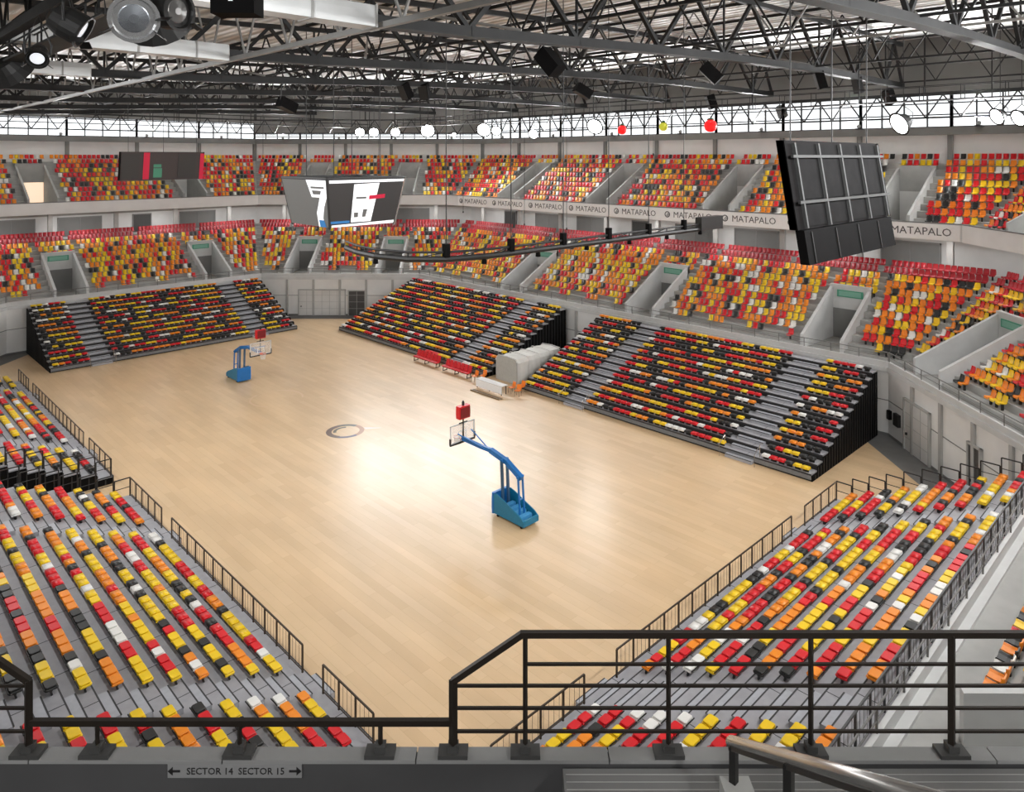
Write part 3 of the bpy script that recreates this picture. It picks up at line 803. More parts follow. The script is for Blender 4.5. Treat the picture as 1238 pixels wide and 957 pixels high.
o = mb.build('centre_emblem', [mat('emblem_brown', (84, 58, 38), .3, var=.03), mat('emblem_orange', (150, 98, 54), .3, var=.03), mat('emblem_violet', (72, 60, 74), .3, var=.03), mat('emblem_olive', (72, 66, 36), .3, var=.03), mat('emblem_grey', (190, 174, 156), .3, var=.02)])
tag(o, 'dark ring emblem painted in the middle of the wooden court', 'floor emblem')
mb = MB(); flat_ring(mb, (26.9, 54.2), 1.9, 2.05, pi * .62, pi * 1.25, z=.003); flat_ring(mb, (26.9, 54.2), 1.9, 2.05, -pi * .2, pi * .35, z=.003)
o = mb.build('floor_circle_mark', mat('worn_line', (196, 162, 122), .3, var=.03)); tag(o, 'faint worn arc on the court before the far basketball goal', 'floor marking')

# ------------------------------------------------------------------ tunnel, benches, table
T = thing('players_tunnel', 'white folding tunnel between the two right-hand bleachers', 'tunnel', (45.6, 44.6, 0))
y0, y1, zt = 43.4, 45.9, 2.08
prof = [(y0, 0), (y0, zt - .35), (y0 + .25, zt - .06), (y0 + 1.25, zt), (y1 - .25, zt - .06), (y1, zt - .35), (y1, 0)]
mb = MB(); nb = 12; xs_ = [42.9 + (48.4 - 42.9) * k / nb for k in range(nb + 1)]
rings = []
for k, x in enumerate(xs_):
    d = .07 if k % 2 else 0; base = len(mb.v)
    for (y, z) in prof:
        sy = -1 if y > 44.65 else 1
        mb.v.append((x, y + sy * d, max(0, z - (d * .5 if z > 1 else 0))))
    rings.append(base)
for a, b in zip(rings, rings[1:]):
    for j in range(len(prof) - 1): mb.face((a + j, a + j + 1, b + j + 1, b + j))
mb.build('canopy', TUNNEL, T)
mb = MB(); mb.prism([(42.84, y, z) for y, z in [(y0, 0)] + prof[1:-1] + [(y1, 0)]], (.07, 0, 0)); mb.build('front_curtain', mat('curtain_grey', (176, 176, 170), .8, var=.05), T)
for k in range(0, nb + 1, 3):
    mb = MB(); x = xs_[k] + .02
    pts = [(x, y + (.06 if y > 44.65 else -.06), z + (.05 if z > 1 else 0)) for y, z in prof]; mb.tube(pts, .035, 6); mb.build('hoop_frame', DOORW, T)

def bench(y, x, n, label):
    L = n * .5
    T = thing('team_bench', label, 'bench', (x, y + L / 2, 0), 'red team benches')
    mb = MB(); mb.beam((x - .15, y, .36), (x - .15, y + L, .36), .06); mb.beam((x + .18, y, .36), (x + .18, y + L, .36), .06); mb.build('frame', DKMET, T)
    for yy in (y + .12, y + L / 2, y + L - .12):
        mb = MB(); mb.beam((x - .2, yy, .0), (x - .15, yy, .36), .05); mb.beam((x + .26, yy, 0), (x + .18, yy, .36), .05); mb.beam((x - .2, yy, .03), (x + .26, yy, .03), .05); mb.build('leg', DKMET, T)
    for k in range(n):
        yc = y + .25 + .5 * k
        mb = MB(); pad_mb(x - .28, x + .2, yc - .23, yc + .23, .39, .48, .05, mb); mb.build('seat', REDP, T)
        mb = MB(); mb.hexa([(x + .17, yc - .22, .46), (x + .23, yc - .22, .46), (x + .23, yc + .22, .46), (x + .17, yc + .22, .46), (x + .34, yc - .2, .98), (x + .38, yc - .2, .98), (x + .38, yc + .2, .98), (x + .34, yc + .2, .98)]); mb.build('backrest', REDP, T)
bench(51.9, 41.3, 7, 'red team bench before the bleacher, the one farther from the white tunnel')
bench(47.5, 41.2, 7, 'red team bench before the bleacher, the one next to the white tunnel')
def chair(x, y, rz, label):
    T = thing('courtside_chair', label, 'chair', (x, y, 0), 'orange courtside chairs', rz)
    Z = (0, 0, 0)
    def part(nm, mb, m): o = bpy.data.objects.new(nm, mb.mesh(nm, m)); C.objects.link(o); o.parent = T
    part('seat', pad_mb(-.22, .22, -.22, .22, .43, .48, .05), ORAP)
    mb = MB(); mb.hexa([(-.21, .2, .5), (.21, .2, .5), (.21, .24, .5), (-.21, .24, .5), (-.19, .28, .86), (.19, .28, .86), (.19, .31, .86), (-.19, .31, .86)]); part('backrest', mb, ORAP)
    for sx in (-1, 1):
        for sy in (-1, 1):
            mb = MB(); mb.tube([(sx * .2, sy * .2, 0), (sx * .18, sy * .18, .43)], .014, 6); part('leg', mb, DKMET)
        mb = MB(); mb.tube([(sx * .18, .2, .43), (sx * .19, .26, .6)], .014, 6); part('back_support', mb, DKMET)
chair(41.0, 46.6, 1.57 + pi, 'orange chair between the red bench and white scorer table')
chair(40.9, 45.7, 1.2 + pi, 'orange chair at the far end of the white scorer table')
chair(41.6, 46.2, 1.7 + pi, 'orange chair standing against the bleacher, left of the white tunnel')
chair(41.1, 42.2, 1.4 + pi, 'orange chair nearest the white tunnel foot, behind table')
chair(41.8, 41.8, 1.6 + pi, 'orange chair at the near end of the scorer table row, against bleacher')
chair(40.9, 41.3, 1.9 + pi, 'orange chair at the near end of the white scorer table')
T = thing('scorer_table', 'long white scorer table in front of the white tunnel', 'table', (40.3, 43.8, 0))
mb = MB(); mb.box(39.95, 40.65, 42.2, 45.3, .70, .75); mb.build('table_top', DOORW, T)
mb = MB(); mb.box(39.97, 40.0, 42.22, 45.28, .12, .70); mb.build('front_board', PINK, T)
for y in (42.3, 43.75, 45.2):
    for x in (40.05, 40.55):
        mb = MB(); mb.beam((x, y, 0), (x, y, .7), .05); mb.build('leg', DKMET, T)
mb = MB(); mb.box(39.1, 39.5, 41.6, 45.0, 0, .05); mb.box(39.1, 39.14, 41.6, 45.0, .05, .09)  # low brown plank on the floor before the table
o = mb.build('brown_plank', mat('plank_brown', (120, 98, 70), .6)); tag(o, 'low brown plank lying before the white scorer table', 'cable ramp')

# ------------------------------------------------------------------ lettering helper
def text_mesh(body, size, depth=.01):
    cu = bpy.data.curves.new('lettering', 'FONT'); cu.body = body; cu.size = size; cu.extrude = depth; cu.align_x = 'CENTER'; cu.align_y = 'CENTER'; cu.resolution_u = 2
    o = bpy.data.objects.new('lettering', cu); C.objects.link(o)
    dg = bpy.context.evaluated_depsgraph_get(); me = bpy.data.meshes.new_from_object(o.evaluated_get(dg))
    bpy.data.objects.remove(o); me.name = 'lettering'; return me
from mathutils import Matrix, Vector
def place_text(me, pos, right, m, parent, name='lettering'):
    me = me.copy(); me.materials.clear(); me.materials.append(m)
    R = Vector((*right, 0)).normalized(); U = Vector((0, 0, 1)); N = R.cross(U)
    M = Matrix(((R.x, U.x, N.x, pos[0]), (R.y, U.y, N.y, pos[1]), (R.z, U.z, N.z, pos[2]), (0, 0, 0, 1)))
    me.transform(Matrix.Translation(-root_of(parent).location) @ M)
    o = bpy.data.objects.new(name, me); C.objects.link(o); o.parent = parent; return o
# advertising banner along the right balcony
tm = text_mesh('MATAPALO', .80, .008)
def banner(y0, y1, n, label):
    x = XR + OFA - .15
    T = thing('balcony_banner', label, 'banner', (x, (y0 + y1) / 2, 12.9))
    mb = MB(); mb.box(x - .05, x - .005, y0, y1, 12.92, 14.06); mb.build('banner_panel', PINK, T)
    for k in range(n):
        yc = y1 - (y1 - y0) * (k + .5) / n
        place_text(tm, (x - .056, yc - .3, 13.48), (0, -1), INK, T)
        mb = MB(); yl = yc + 2.45
        mb.ring((x - .056, yl, 13.5), .26, .045, 22, 6, (0, 1, 0), (0, 0, 1)); mb.beam((x - .056, yl + .1, 13.35), (x - .056, yl - .14, 13.66), .05); mb.beam((x - .056, yl - .02, 13.3), (x - .056, yl - .2, 13.55), .05)
        mb.build('round_mark', INK, T)
banner(22.2, 71.3, 8, 'long white banner with repeated MATAPALO lettering on right balcony front')
banner(15.15, 21.0, 1, 'short white MATAPALO banner at the right end of the balcony front')

# ------------------------------------------------------------------ hanging screens
def cable(mb, a, b, r=.02): mb.tube([a, b], r, 5)
T = thing('centre_scoreboard', 'four-sided hanging scoreboard above mid-court, lit screens tapering downward', 'scoreboard', (27.0, 44.5, 14.4))
hx, hb, z1, z0 = 3.02, 2.5, 17.62, 14.4
def corner(sx, sy, u):   # u 0 bottom .. 1 top
    h = hb + (hx - hb) * u; return np.array((27.0 + sx * h, 44.5 + sy * h, z0 + (z1 - z0) * u))
faces = {'left': ((-1, 1), (-1, -1)), 'near': ((-1, -1), (1, -1)), 'right': ((1, -1), (1, 1)), 'back': ((1, 1), (-1, 1))}
mb = MB()
mb.hexa([corner(-1, -1, 0.02) * 1, corner(1, -1, .02), corner(1, 1, .02), corner(-1, 1, .02), corner(-1, -1, .98), corner(1, -1, .98), corner(1, 1, .98), corner(-1, 1, .98)])
core = mb.build('core_case', SCRB, T)
def on_face(fc, u, v, off):
    (a, b) = faces[fc]
    p = corner(*a, v) * (1 - u) + corner(*b, v) * u
    nrm = np.cross(corner(*b, 0) - corner(*a, 0), corner(*a, 1) - corner(*a, 0)); nrm /= np.linalg.norm(nrm)
    return p + nrm * off
def face_poly(mb, fc, pts, off, th=.012):
    ps = [on_face(fc, u, v, off) for u, v in pts]; n = on_face(fc, .5, .5, off + th) - on_face(fc, .5, .5, off)
    mb.prism(ps, n)
for fc in faces:
    mb = MB(); face_poly(mb, fc, [(.01, .02), (.99, .02), (.99, .97), (.01, .97)], .01, .05); sm = mb.build('screen', SCRG if fc == 'left' else SCRD, T)
    if fc == 'left':
        mb = MB(); face_poly(mb, fc, [(.57, .97), (.99, .97), (.99, .62), (.92, .42), (.88, .2), (.93, .02), (.76, .02), (.74, .3), (.84, .62), (.66, .62)], .065); mb.build('picture_white', SCRW, sm)
        mb = MB(); face_poly(mb, fc, [(.66, .84), (.95, .84), (.95, .80), (.66, .80)], .08); face_poly(mb, fc, [(.68, .76), (.88, .76), (.86, .68), (.70, .68)], .08); mb.build('picture_lines', SCRG, sm)
        mb = MB(); face_poly(mb, fc, [(.78, .16), (.9, .16), (.95, .02), (.8, .02)], .08); mb.build('picture_blue', SCRBL, sm)
    if fc == 'near':
        mb = MB(); face_poly(mb, fc, [(.33, .88), (.66, .9), (.60, .1), (.30, .1)], .065); face_poly(mb, fc, [(.02, .97), (.99, .97), (.99, .92), (.02, .91)], .065); face_poly(mb, fc, [(.02, .06), (.97, .09), (.97, .03), (.02, .02)], .065); mb.build('picture_white', SCRW, sm)
        mb = MB(); face_poly(mb, fc, [(.54, .64), (.76, .66), (.76, .58), (.54, .56)], .08); mb.build('picture_red', SCRR, sm)
        mb = MB(); face_poly(mb, fc, [(.34, .3), (.4, .3), (.4, .2), (.34, .2)], .08); face_poly(mb, fc, [(.47, .36), (.53, .36), (.51, .2), (.46, .2)], .08); face_poly(mb, fc, [(.36, .62), (.5, .62), (.5, .58), (.36, .58)], .08); mb.build('picture_lines', SCRG, sm)
        mb = MB(); face_poly(mb, fc, [(.01, .14), (.28, .14), (.28, .09), (.01, .09)], .065); mb.build('picture_blue', SCRBL, sm)
for sx, sy in ((-1, -1), (1, -1), (1, 1), (-1, 1)):
    mb = MB(); mb.beam(corner(sx, sy, -.02), corner(sx, sy, 1.02), .11); mb.build('corner_trim', SILVER if (sx, sy) == (1, -1) else DKMET, T)
mb = MB()
for a, b in faces.values(): mb.beam(corner(*a, 1.0), corner(*b, 1.0), .14)
mb.build('top_frame', DKMET, T)
for sx, sy in ((-1, -1), (1, -1), (1, 1), (-1, 1)):
    mb = MB(); c = corner(sx, sy, 1) * .6 + np.array((27, 44.5, 17.62)) * .4; cable(mb, c, (c[0], c[1], zd(c[0])), .03); mb.build('hanging_cable', DKMET, T)

def end_screen(yt, sgn, label):
    """sgn = the way the screen looks along Y; the foot leans back"""
    xa, xb = 22.7, 31.0; zt, zm, zb_ = 19.55, 16.75, 15.55
    T = thing('end_screen', label, 'screen', (26.85, yt, zb_), 'screens hung above the two ends of the court')
    lean = -.65 * sgn
    def P(x, v, off): # v 0 top.. 1 bottom ; off towards the back
        z = zt + (zb_ - zt) * v; return np.array((x, yt + lean * v - sgn * off, z))
    def slab(x0, x1, v0, v1, o0, o1, mb): return mb.hexa([P(x0, v1, o0), P(x1, v1, o0), P(x1, v1, o1), P(x0, v1, o1), P(x0, v0, o0), P(x1, v0, o0), P(x1, v0, o1), P(x0, v0, o1)])
    pn = slab(xa, xb, 0, .72, 0, .22, MB()).build('screen_panel', SCRB if sgn > 0 else mat('screen_dim', (62, 54, 54), .5, var=.05, emit=(60, 50, 50), estr=.1), T)
    lp = None if sgn < 0 else slab(xa + .35, xb - .1, .725, 1, 0, .3, MB()).build('lower_panel', BLACK, T)
    for k in range(4 if lp else 0): slab(xa + .8 + k * 1.95, xa + .84 + k * 1.95, .74, .99, .3, .34, MB()).build('panel_joint', DKMET, lp)
    G = mat('frame_tube', (74, 74, 73), .6, 0, spec=.2)
    for k in range(5):
        x = xa + .55 + (xb - xa - 1.0) * k / 4
        mb = MB(); mb.beam(P(x, .02, .32), P(x, .71, .32), .10); mb.build('frame_upright', G, T)
    for v in (.13, .50):
        mb = MB(); mb.beam(P(xa + .2, v, .36), P(xb - .1, v, .36), .09); mb.build('frame_rail', G, T)
    for k in range(4):      # cabinets seen between the tubes
        x0 = xa + .65 + (xb - xa - 1.0) * k / 4
        for v0, v1 in ((.03, .12), (.15, .48), (.52, .70)): slab(x0 + .1, x0 + 1.7, v0, v1, .22, .27, MB()).build('cabinet_back', mat('cabinet_back', (20, 19, 19), .7, var=.3, scale=2, spec=.06), pn)
    for xe in (xa, xb - .12): slab(xe, xe + .12, 0, .72, -.02, .26, MB()).build('side_trim', BLACK, T)
    if sgn < 0:
        for (u0, u1, v0, v1, m_, nm) in ((.27, .34, .02, .70, SCRR, 'picture_red'), (.95, 1.0, .04, .72, SCRR, 'picture_red'), (.39, .48, .32, .40, SCRW, 'picture_white'), (.39, .49, .42, .66, SCRGR, 'picture_green'), (.03, .22, .05, .68, SCRD, 'picture_dark'), (.68, .90, .05, .68, SCRD, 'picture_dark')):
            slab(xa + (xb - xa) * u0, xa + (xb - xa) * u1, v0, v1, -.04, 0, MB()).build(nm, m_ if nm != 'picture_white' else SCRGR, pn)
    for x in (xa + .8, 26.85, xb - .8):
        mb = MB(); a = P(x, 0, .1); cable(mb, a, (a[0], a[1], zd(x)), .025); mb.build('hanging_cable', DKMET, T)
end_screen(11.0, 1, 'large black hanging screen seen from behind with grey tube frame')
end_screen(79.0, -1, 'dark hanging screen with red strips above the far bleacher')

# curved dark track hung over the right half of the court
pts = [(21.2, 34.6), (20.6, 32.6), (20.4, 30.6), (20.9, 28.6), (22.2, 27.3), (24.2, 26.8)] + [(26 + 2.0 * k, 26.75) for k in range(10)]
ZT = 14.1
T = thing('curved_track', 'dark curved curtain track on cables above the right side of the court', 'track', (24.2, 26.8, ZT))
P3 = [(x, y, ZT) for x, y in pts]
mb = MB(); mb.tube(P3, .15, 8); mb.build('lower_rail', DKMET, T)
mb = MB(); mb.tube([(x, y, ZT + .34) for x, y in pts], .06, 8); mb.build('upper_rail', DKMET, T)
for i in range(len(P3) - 1):
    mb = MB(); a, b = P3[i], P3[i + 1]; mb.beam(a, (b[0], b[1], ZT + .34), .05); mb.beam(b, (b[0], b[1], ZT + .34), .05); mb.build('lattice', DKMET, T)
for i in (4, 6, 8, 10, 12, 14):
    x, y = pts[i]; mb = MB(); cable(mb, (x, y, ZT + .4), (x, y, zd(x)), .028); mb.build('hanging_cable', DKMET, T)
    mb = MB(); mb.box(x - .14, x + .14, y - .14, y + .14, ZT + .1, ZT + .75); mb.build('hoist_box', BLACK, T)
for i in (2, 5, 7, 9, 11, 13, 15):
    x, y = pts[i]; mb = MB(); mb.lathe((x, y, ZT - .35), [(.05, .3), (.12, .2), (.14, 0), (.1, -.02)], 10); mb.build('spotlight', BLACK, T)
mb = MB(); x, y = pts[-1]; mb.box(x - .2, x + 2.6, y - .25, y + .25, ZT - .1, ZT + .8); mb.build('end_cabinet', DKMET, T)

# ------------------------------------------------------------------ roof steel
def xmax(y): return min(69.2, 146.6 - y, 57.6 + y)
def xmin(y): return max(-13.6, y - 92.6)
TY = [10, 22, 34, 46, 58, 70, 82, 94]
for ti, ty in enumerate(TY):
    T = thing('roof_truss', '%s arched grey roof truss counting away from the camera' % ordn(ti + 1), 'roof truss', (27, ty, zc(27)), 'arched roof trusses')
    xs_ = [v for v in (-14 + 6.6 * k for k in range(14)) if xmin(ty) < v < xmax(ty)]; xs_ = [xmin(ty)] + xs_ + [xmax(ty)]
    mb = MB()
    for a, b in zip(xs_, xs_[1:]): mb.beam((a, ty, zc(a) + .2), (b + .03, ty, zc(b) + .2), .42, .4)
    mb.m(1)
    for a, b in zip(xs_, xs_[1:]): mb.beam((a, ty, zc(a) - .02), (b + .03, ty, zc(b) - .02), .62, .04)
    mb.build('bottom_chord', [TRUSS, TRUSSM], T)
    mb = MB()
    for a, b in zip(xs_, xs_[1:]): mb.beam((a, ty, zd(a) - .45), (b, ty, zd(b) - .45), .32, .3)
    mb.build('top_chord', TRUSS, T)
    for k, (a, b) in enumerate(zip(xs_, xs_[1:])):
        m_ = (a + b) / 2
        mb = MB(); mb.beam((a, ty, zc(a) + .3), (m_, ty, zd(m_) - .5), .2); mb.build('diagonal', TRUSS, T)
        mb = MB(); mb.beam((b, ty, zc(b) + .3), (m_, ty, zd(m_) - .5), .2); mb.build('diagonal', TRUSS, T)
        if k % 2: mb = MB(); mb.beam((b, ty, zc(b) + .3), (b, ty, zd(b) - .5), .1); mb.build('vertical', TRUSS, T)
for gi, gx in enumerate((-3, 5.3, 14.4, 24, 33, 42, 51, 60, 68)):
    T = thing('lattice_girder', '%s lengthwise lattice girder from the left, running under the roof deck' % ordn(gi + 1), 'girder', (gx, 40, zc(gx)), 'lengthwise lattice girders')
    zb_ = zc(gx) + .35 + (.5 if gi % 2 else 0); zt = zd(gx) - .5
    mb = MB(); ya, yb = max(-12.5, gx - 57.4), min(99.5, 146.4 - gx, 92.4 + gx); w_ = {1: .34, 2: .2}.get(gi, .13); zb_ = zc(gx) - .05 if gi in (1, 2) else zb_; mb.beam((gx, ya, zb_), (gx, yb, zb_), w_); mb.build('bottom_chord', TRUSSL if gi in (2, 5) else TRUSS, T)
    y = math.ceil(ya)
    while y + 4 < yb:
        mb = MB(); mb.beam((gx, y, zb_), (gx, y + 2, zt), .08); mb.beam((gx, y + 4, zb_), (gx, y + 2, zt), .08); mb.build('web', TRUSSL if gi in (2, 5) else TRUSS, T); y += 4
for pi_, px in enumerate([-5 + 6.0 * k for k in range(13)]):
    mb = MB(); mb.beam((px, max(-12.5, px - 57.4), zd(px) - .22), (px, min(99.5, 146.4 - px, 92.4 + px), zd(px) - .22), .12, .2); mb.m(0)
    o = mb.build('roof_purlin', TRUSS); tag(o, '%s long grey purlin from the left, tight under the roof deck' % ordn(pi_ + 1), 'purlin', 'purlins under the roof deck')
# pale ducts lying along the left ends of the trusses
for ty, x0, x1, w_ in ((22, 3.2, 14.1, 'second'), (34, 4.2, 14.1, 'third'), (46, 6.5, 11.5, 'fourth')):
    z = zc(9) + .2; mb = MB(); pad_mb(x0, x1, -.42, .42, 0, .72, .06, mb); mb.v = [(x, ty - .63 + y, z - .3 + zz) for x, y, zz in mb.v]
    T = thing('air_duct', 'pale grey air duct lying along the left end of the %s roof truss' % w_, 'duct', ((x0 + x1) / 2, ty - .63, z), 'air ducts along the trusses'); mb.build('duct', DUCT, T)
    for x in np.arange(x0 + 1.2, x1, 2.4):
        mb = MB(); mb.box(x - .04, x + .04, ty - 1.08, ty - .18, z - .33, z + .45); mb.build('flange', TRUSSL, T)
# lattice ring in front of the high windows
for n in ('right', 'near_right', 'far_right', 'far'):
    sd = SD[n]; oo = OW - 2.2; a, b = sd.span(oo); L = b - a; k = round(L / 2.6); z0, z1 = 22.3, 24.2
    T = thing('ring_lattice', 'dark lattice girder before the high windows, %s side of the hall' % n.replace('_', ' '), 'girder', sd.P(0, oo, z0), 'lattice girders before the windows')
    mb = MB(); mb.beam(sd.P(a, oo, z0), sd.P(b, oo, z0), .14); mb.build('bottom_chord', TRUSS, T)
    mb = MB(); mb.beam(sd.P(a, oo, z1), sd.P(b, oo, z1), .16); mb.build('top_chord', TRUSS, T)
    for i in range(k):
        t0, t1 = a + L * i / k, a + L * (i + 1) / k; tm = (t0 + t1) / 2
        mb = MB(); mb.beam(sd.P(t0, oo, z0), sd.P(tm, oo, z1), .1); mb.build('diagonal', TRUSS, T)
        mb = MB(); mb.beam(sd.P(tm, oo, z1), sd.P(t1, oo, z0), .1); mb.build('diagonal', TRUSS, T)
    for i in range(0, k + 1, 3):
        t0 = a + .1 + (L - .2) * i / k; p = sd.P(t0, oo, z1); mb = MB(); mb.beam(p, (p[0], p[1], zd(p[0])), .12); mb.build('hanger', TRUSS, T)
# slanting tie rods between neighbouring trusses
n_ = 0
for ti in range(len(TY) - 1):
    for x in (4, 22, 40, 58):
        if x == 58 and ti in (0, 5, 6): continue
        n_ += 1; x2 = x + (8 if (ti + n_) % 2 else -6); mb = MB()
        mb.tube([(x, TY[ti], zc(x) + .5), (x2, TY[ti + 1], zd(x2) - .6)], .07, 8)
        o = mb.build('tie_rod', TRUSSL if n_ % 2 else TRUSS); tag(o, '%s slanting tie rod, between %s and %s roof trusses' % (['leftmost', 'second', 'third', 'rightmost'][(x - 4) // 18], ordn(ti + 1), ordn(ti + 2)), 'tie rod', 'tie rods between the trusses')

# catwalk under the roof along the right and far sides, and hanging rods
for ci, (A, B, lab) in enumerate([((57, 4, 23.0), (57, 81, 23.0), 'grey catwalk hung under the roof along the right side'), ((-3, 84, 22.9), (55, 84, 22.9), 'grey catwalk hung under the roof along the far end'), ((6, -3, 22.7), (6, 83, 22.7), 'grey catwalk hung under the roof along the left side')]):
    T = thing('catwalk', lab, 'catwalk', A, 'catwalks under the roof'); A = np.array(A, float); B = np.array(B, float); d = (B - A) / np.linalg.norm(B - A); sd = np.array((-d[1], d[0], 0)); L = np.linalg.norm(B - A)
    mb = MB(); mb.beam(A, B, .9, .08); mb.build('walkway', TRUSS, T)
    for sg in (-1, 1):
        mb = MB(); up = np.array((0, 0, 1.0))
        for h in (.5, 1.0): mb.beam(A + sd * .45 * sg + up * h, B + sd * .45 * sg + up * h, .05)
        k = int(L / 2.5)
        for i in range(k + 1): mb.beam(A + d * i * L / k + sd * .45 * sg, A + d * i * L / k + sd * .45 * sg + up, .05)
        mb.build('side_rail', TRUSS, T)
    k = int(L / 8)
    for i in range(k + 1):
        p = A + d * i * L / k; mb = MB(); mb.beam(p, (p[0], p[1], zd(p[0]) - .3), .07); mb.build('hanger', TRUSS, T)
#PART3

# ------------------------------------------------------------------ near balcony front: parapet, railing, sign, landing, handrail
def N(r, d, z): x, y = cw(r, d); return (x, y, z)
def nbox(mb, r0, r1, d0, d1, z0, z1):
    return mb.hexa([N(r0, d0, z0), N(r1, d0, z0), N(r1, d1, z0), N(r0, d1, z0), N(r0, d0, z1), N(r1, d0, z1), N(r1, d1, z1), N(r0, d1, z1)])
LZ = 13.74
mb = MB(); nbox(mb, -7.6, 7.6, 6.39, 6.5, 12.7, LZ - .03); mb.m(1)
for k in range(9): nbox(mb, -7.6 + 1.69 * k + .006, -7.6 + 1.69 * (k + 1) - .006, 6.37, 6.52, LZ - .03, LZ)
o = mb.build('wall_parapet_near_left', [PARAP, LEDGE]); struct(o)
mb = MB(); nbox(mb, -7.6, 7.6, 5.3, 6.39, 12.7, 12.95)
for k in range(6): nbox(mb, -7.6, .40, 5.3 - .85 * (k + 1), 5.3 - .85 * k, 12.7, 13.35 + .42 * k)
for k in range(6): nbox(mb, 3.3, 7.6, 4.6 - .85 * (k + 1), 4.6 - .85 * k, 12.7, 14.1 + .42 * k)
o = mb.build('floor_balcony_near_left', CONCD); struct(o)
mb = MB(); nbox(mb, .44, 7.4, 4.6, 6.335, 12.95, 13.70)
mb.m(1)
for k in range(5): nbox(mb, .46, 7.4, 6.27 - .075 * k, 6.275 - .075 * k, 13.70, 13.703)
o = mb.build('floor_landing', [CONCD, CONC]); struct(o)
mb = MB()
for k in range(9): nbox(mb, 1.95, 3.25, 5.6 - .28 * (k + 1), 5.6 - .28 * k, 12.95, 13.9 + .2 * k)
o = mb.build('floor_stairs', CONC); struct(o)
PX = 883 / 6.45
def rr_(px): return (px - 619) / PX
def zz_(y): return 19 - (y - 190) / PX
DR = 6.445
T = thing('balcony_railing', 'dark brown balcony railing in the foreground along the concrete parapet', 'railing', N(0, DR, LZ))
def seg_(px0, y0, px1, y1, w, nm, h=None):
    mb = MB(); mb.beam(N(rr_(px0), DR, zz_(y0)), N(rr_(px1), DR, zz_(y1)), w, h or w); return mb.build(nm, RAILN, T)
RAILN = mat('rail_dark_brown', (50, 43, 37), .4, .4, var=.05)
seg_(629, 766, 1500, 766, .045, 'hand_bar', .05); seg_(547, 823, 631, 766, .045, 'hand_bar', .05); seg_(35, 872, 548, 872, .045, 'hand_bar', .05)
seg_(36, 823, -48, 766, .045, 'hand_bar', .05); seg_(-46, 766, -420, 766, .045, 'hand_bar', .05)
for y in (802,): seg_(635, y, 1500, y, .022, 'rail_bar')
for y in (828, 855, 883): seg_(548, y, 1500, y, .022, 'rail_bar'); seg_(35, y, -420, y, .022, 'rail_bar')
seg_(-48, 802, -420, 802, .022, 'rail_bar')
for px, yt, w in ((548, 821, .055), (635, 766, .03), (808, 766, .03), (980, 766, .034), (1150, 766, .05), (1322, 766, .034), (35, 821, .055), (-48, 766, .03), (-220, 766, .034), (118, 872, .03), (290, 872, .03), (460, 872, .03)):
    mb = MB(); r = rr_(px); mb.beam(N(r, DR, LZ), N(r, DR, zz_(yt)), w); po = mb.build('post', RAILN, T)
    mb = MB(); fw = .13 if w > .028 else .1
    nbox(mb, r - fw, r + fw, 6.375, 6.515, LZ, LZ + .035); nbox(mb, r - fw * .35, r + fw * .35, 6.40, 6.49, LZ + .035, LZ + .09)
    mb.build('foot_plate', mat('foot_plate', (72, 71, 69), .6, .2, var=.05), po)
T = thing('direction_sign', 'grey sector direction sign with arrows on the parapet below the railing', 'sign', N(rr_(284), 6.385, 13.6))
r0, r1 = (203 - 619) / 883 * 6.38, (365 - 619) / 883 * 6.38
mb = MB(); nbox(mb, r0, r1, 6.374, 6.388, 13.586, 13.706); mb.build('sign_plate', SIGNP, T)
rdir = (SN, -CS)
BLK = mat('lettering_black', (38, 36, 36), .6, var=0)
for body, u in (('SECTOR 14', .315), ('SECTOR 15', .70)):
    r = r0 + (r1 - r0) * u; x, y = cw(r, 6.372); place_text(text_mesh(body, .082, .002), (x, y, 13.643), rdir, BLK, T)
for u, sg in ((.055, -1), (.945, 1)):
    r = r0 + (r1 - r0) * u; mb = MB(); zc_ = 13.646
    nbox(mb, r - .045, r + .045, 6.369, 6.374, zc_ - .009, zc_ + .009)
    mb.prism([N(r + sg * .062, 6.369, zc_), N(r + sg * .02, 6.369, zc_ + .036), N(r + sg * .02, 6.369, zc_ - .036)], np.array(N(0, .005, 0)) - np.array(N(0, 0, 0)))
    mb.build('arrow', BLK, T)
T = thing('stair_handrail', 'polished steel stair handrail sloping up in the foreground at lower right', 'handrail', N(1.8, 5.95, 13.9))
hz = lambda d: 14.21 + .71 * (6.0 - d)
mb = MB(); mb.tube([N(1.8, 6.02, hz(6.0) - .03), N(1.8, 5.98, hz(5.98)), N(1.8, 4.4, hz(4.4)), N(1.8, 2.6, hz(2.6))], .04, 14); mb.build('grip', STEEL, T, smooth=True)
mb = MB(); mb.beam(N(1.8, 6.0, hz(6.0) - .06), N(1.8, 2.6, hz(2.6) - .06), .05, .03); mb.build('lower_bar', DKMET, T)
for d in (5.93, 4.75, 3.4):
    mb = MB(); mb.beam(N(1.8, d, 13.9 + .71 * (5.95 - d) - .1), N(1.8, d, hz(d) - .05), .055); mb.build('post', DKMET, T)
mb = MB()
mb.prism([N(1.7, 5.99, 13.7), N(1.7, 5.99, 13.93), N(1.7, 5.8, 13.93), N(1.7, 2.6, 13.93 + .71 * 3.2), N(1.7, 2.6, 13.7)], np.array(N(.24, 0, 0)) - np.array(N(0, 0, 0)))
o = mb.build('wall_stringer', CONC); struct(o)

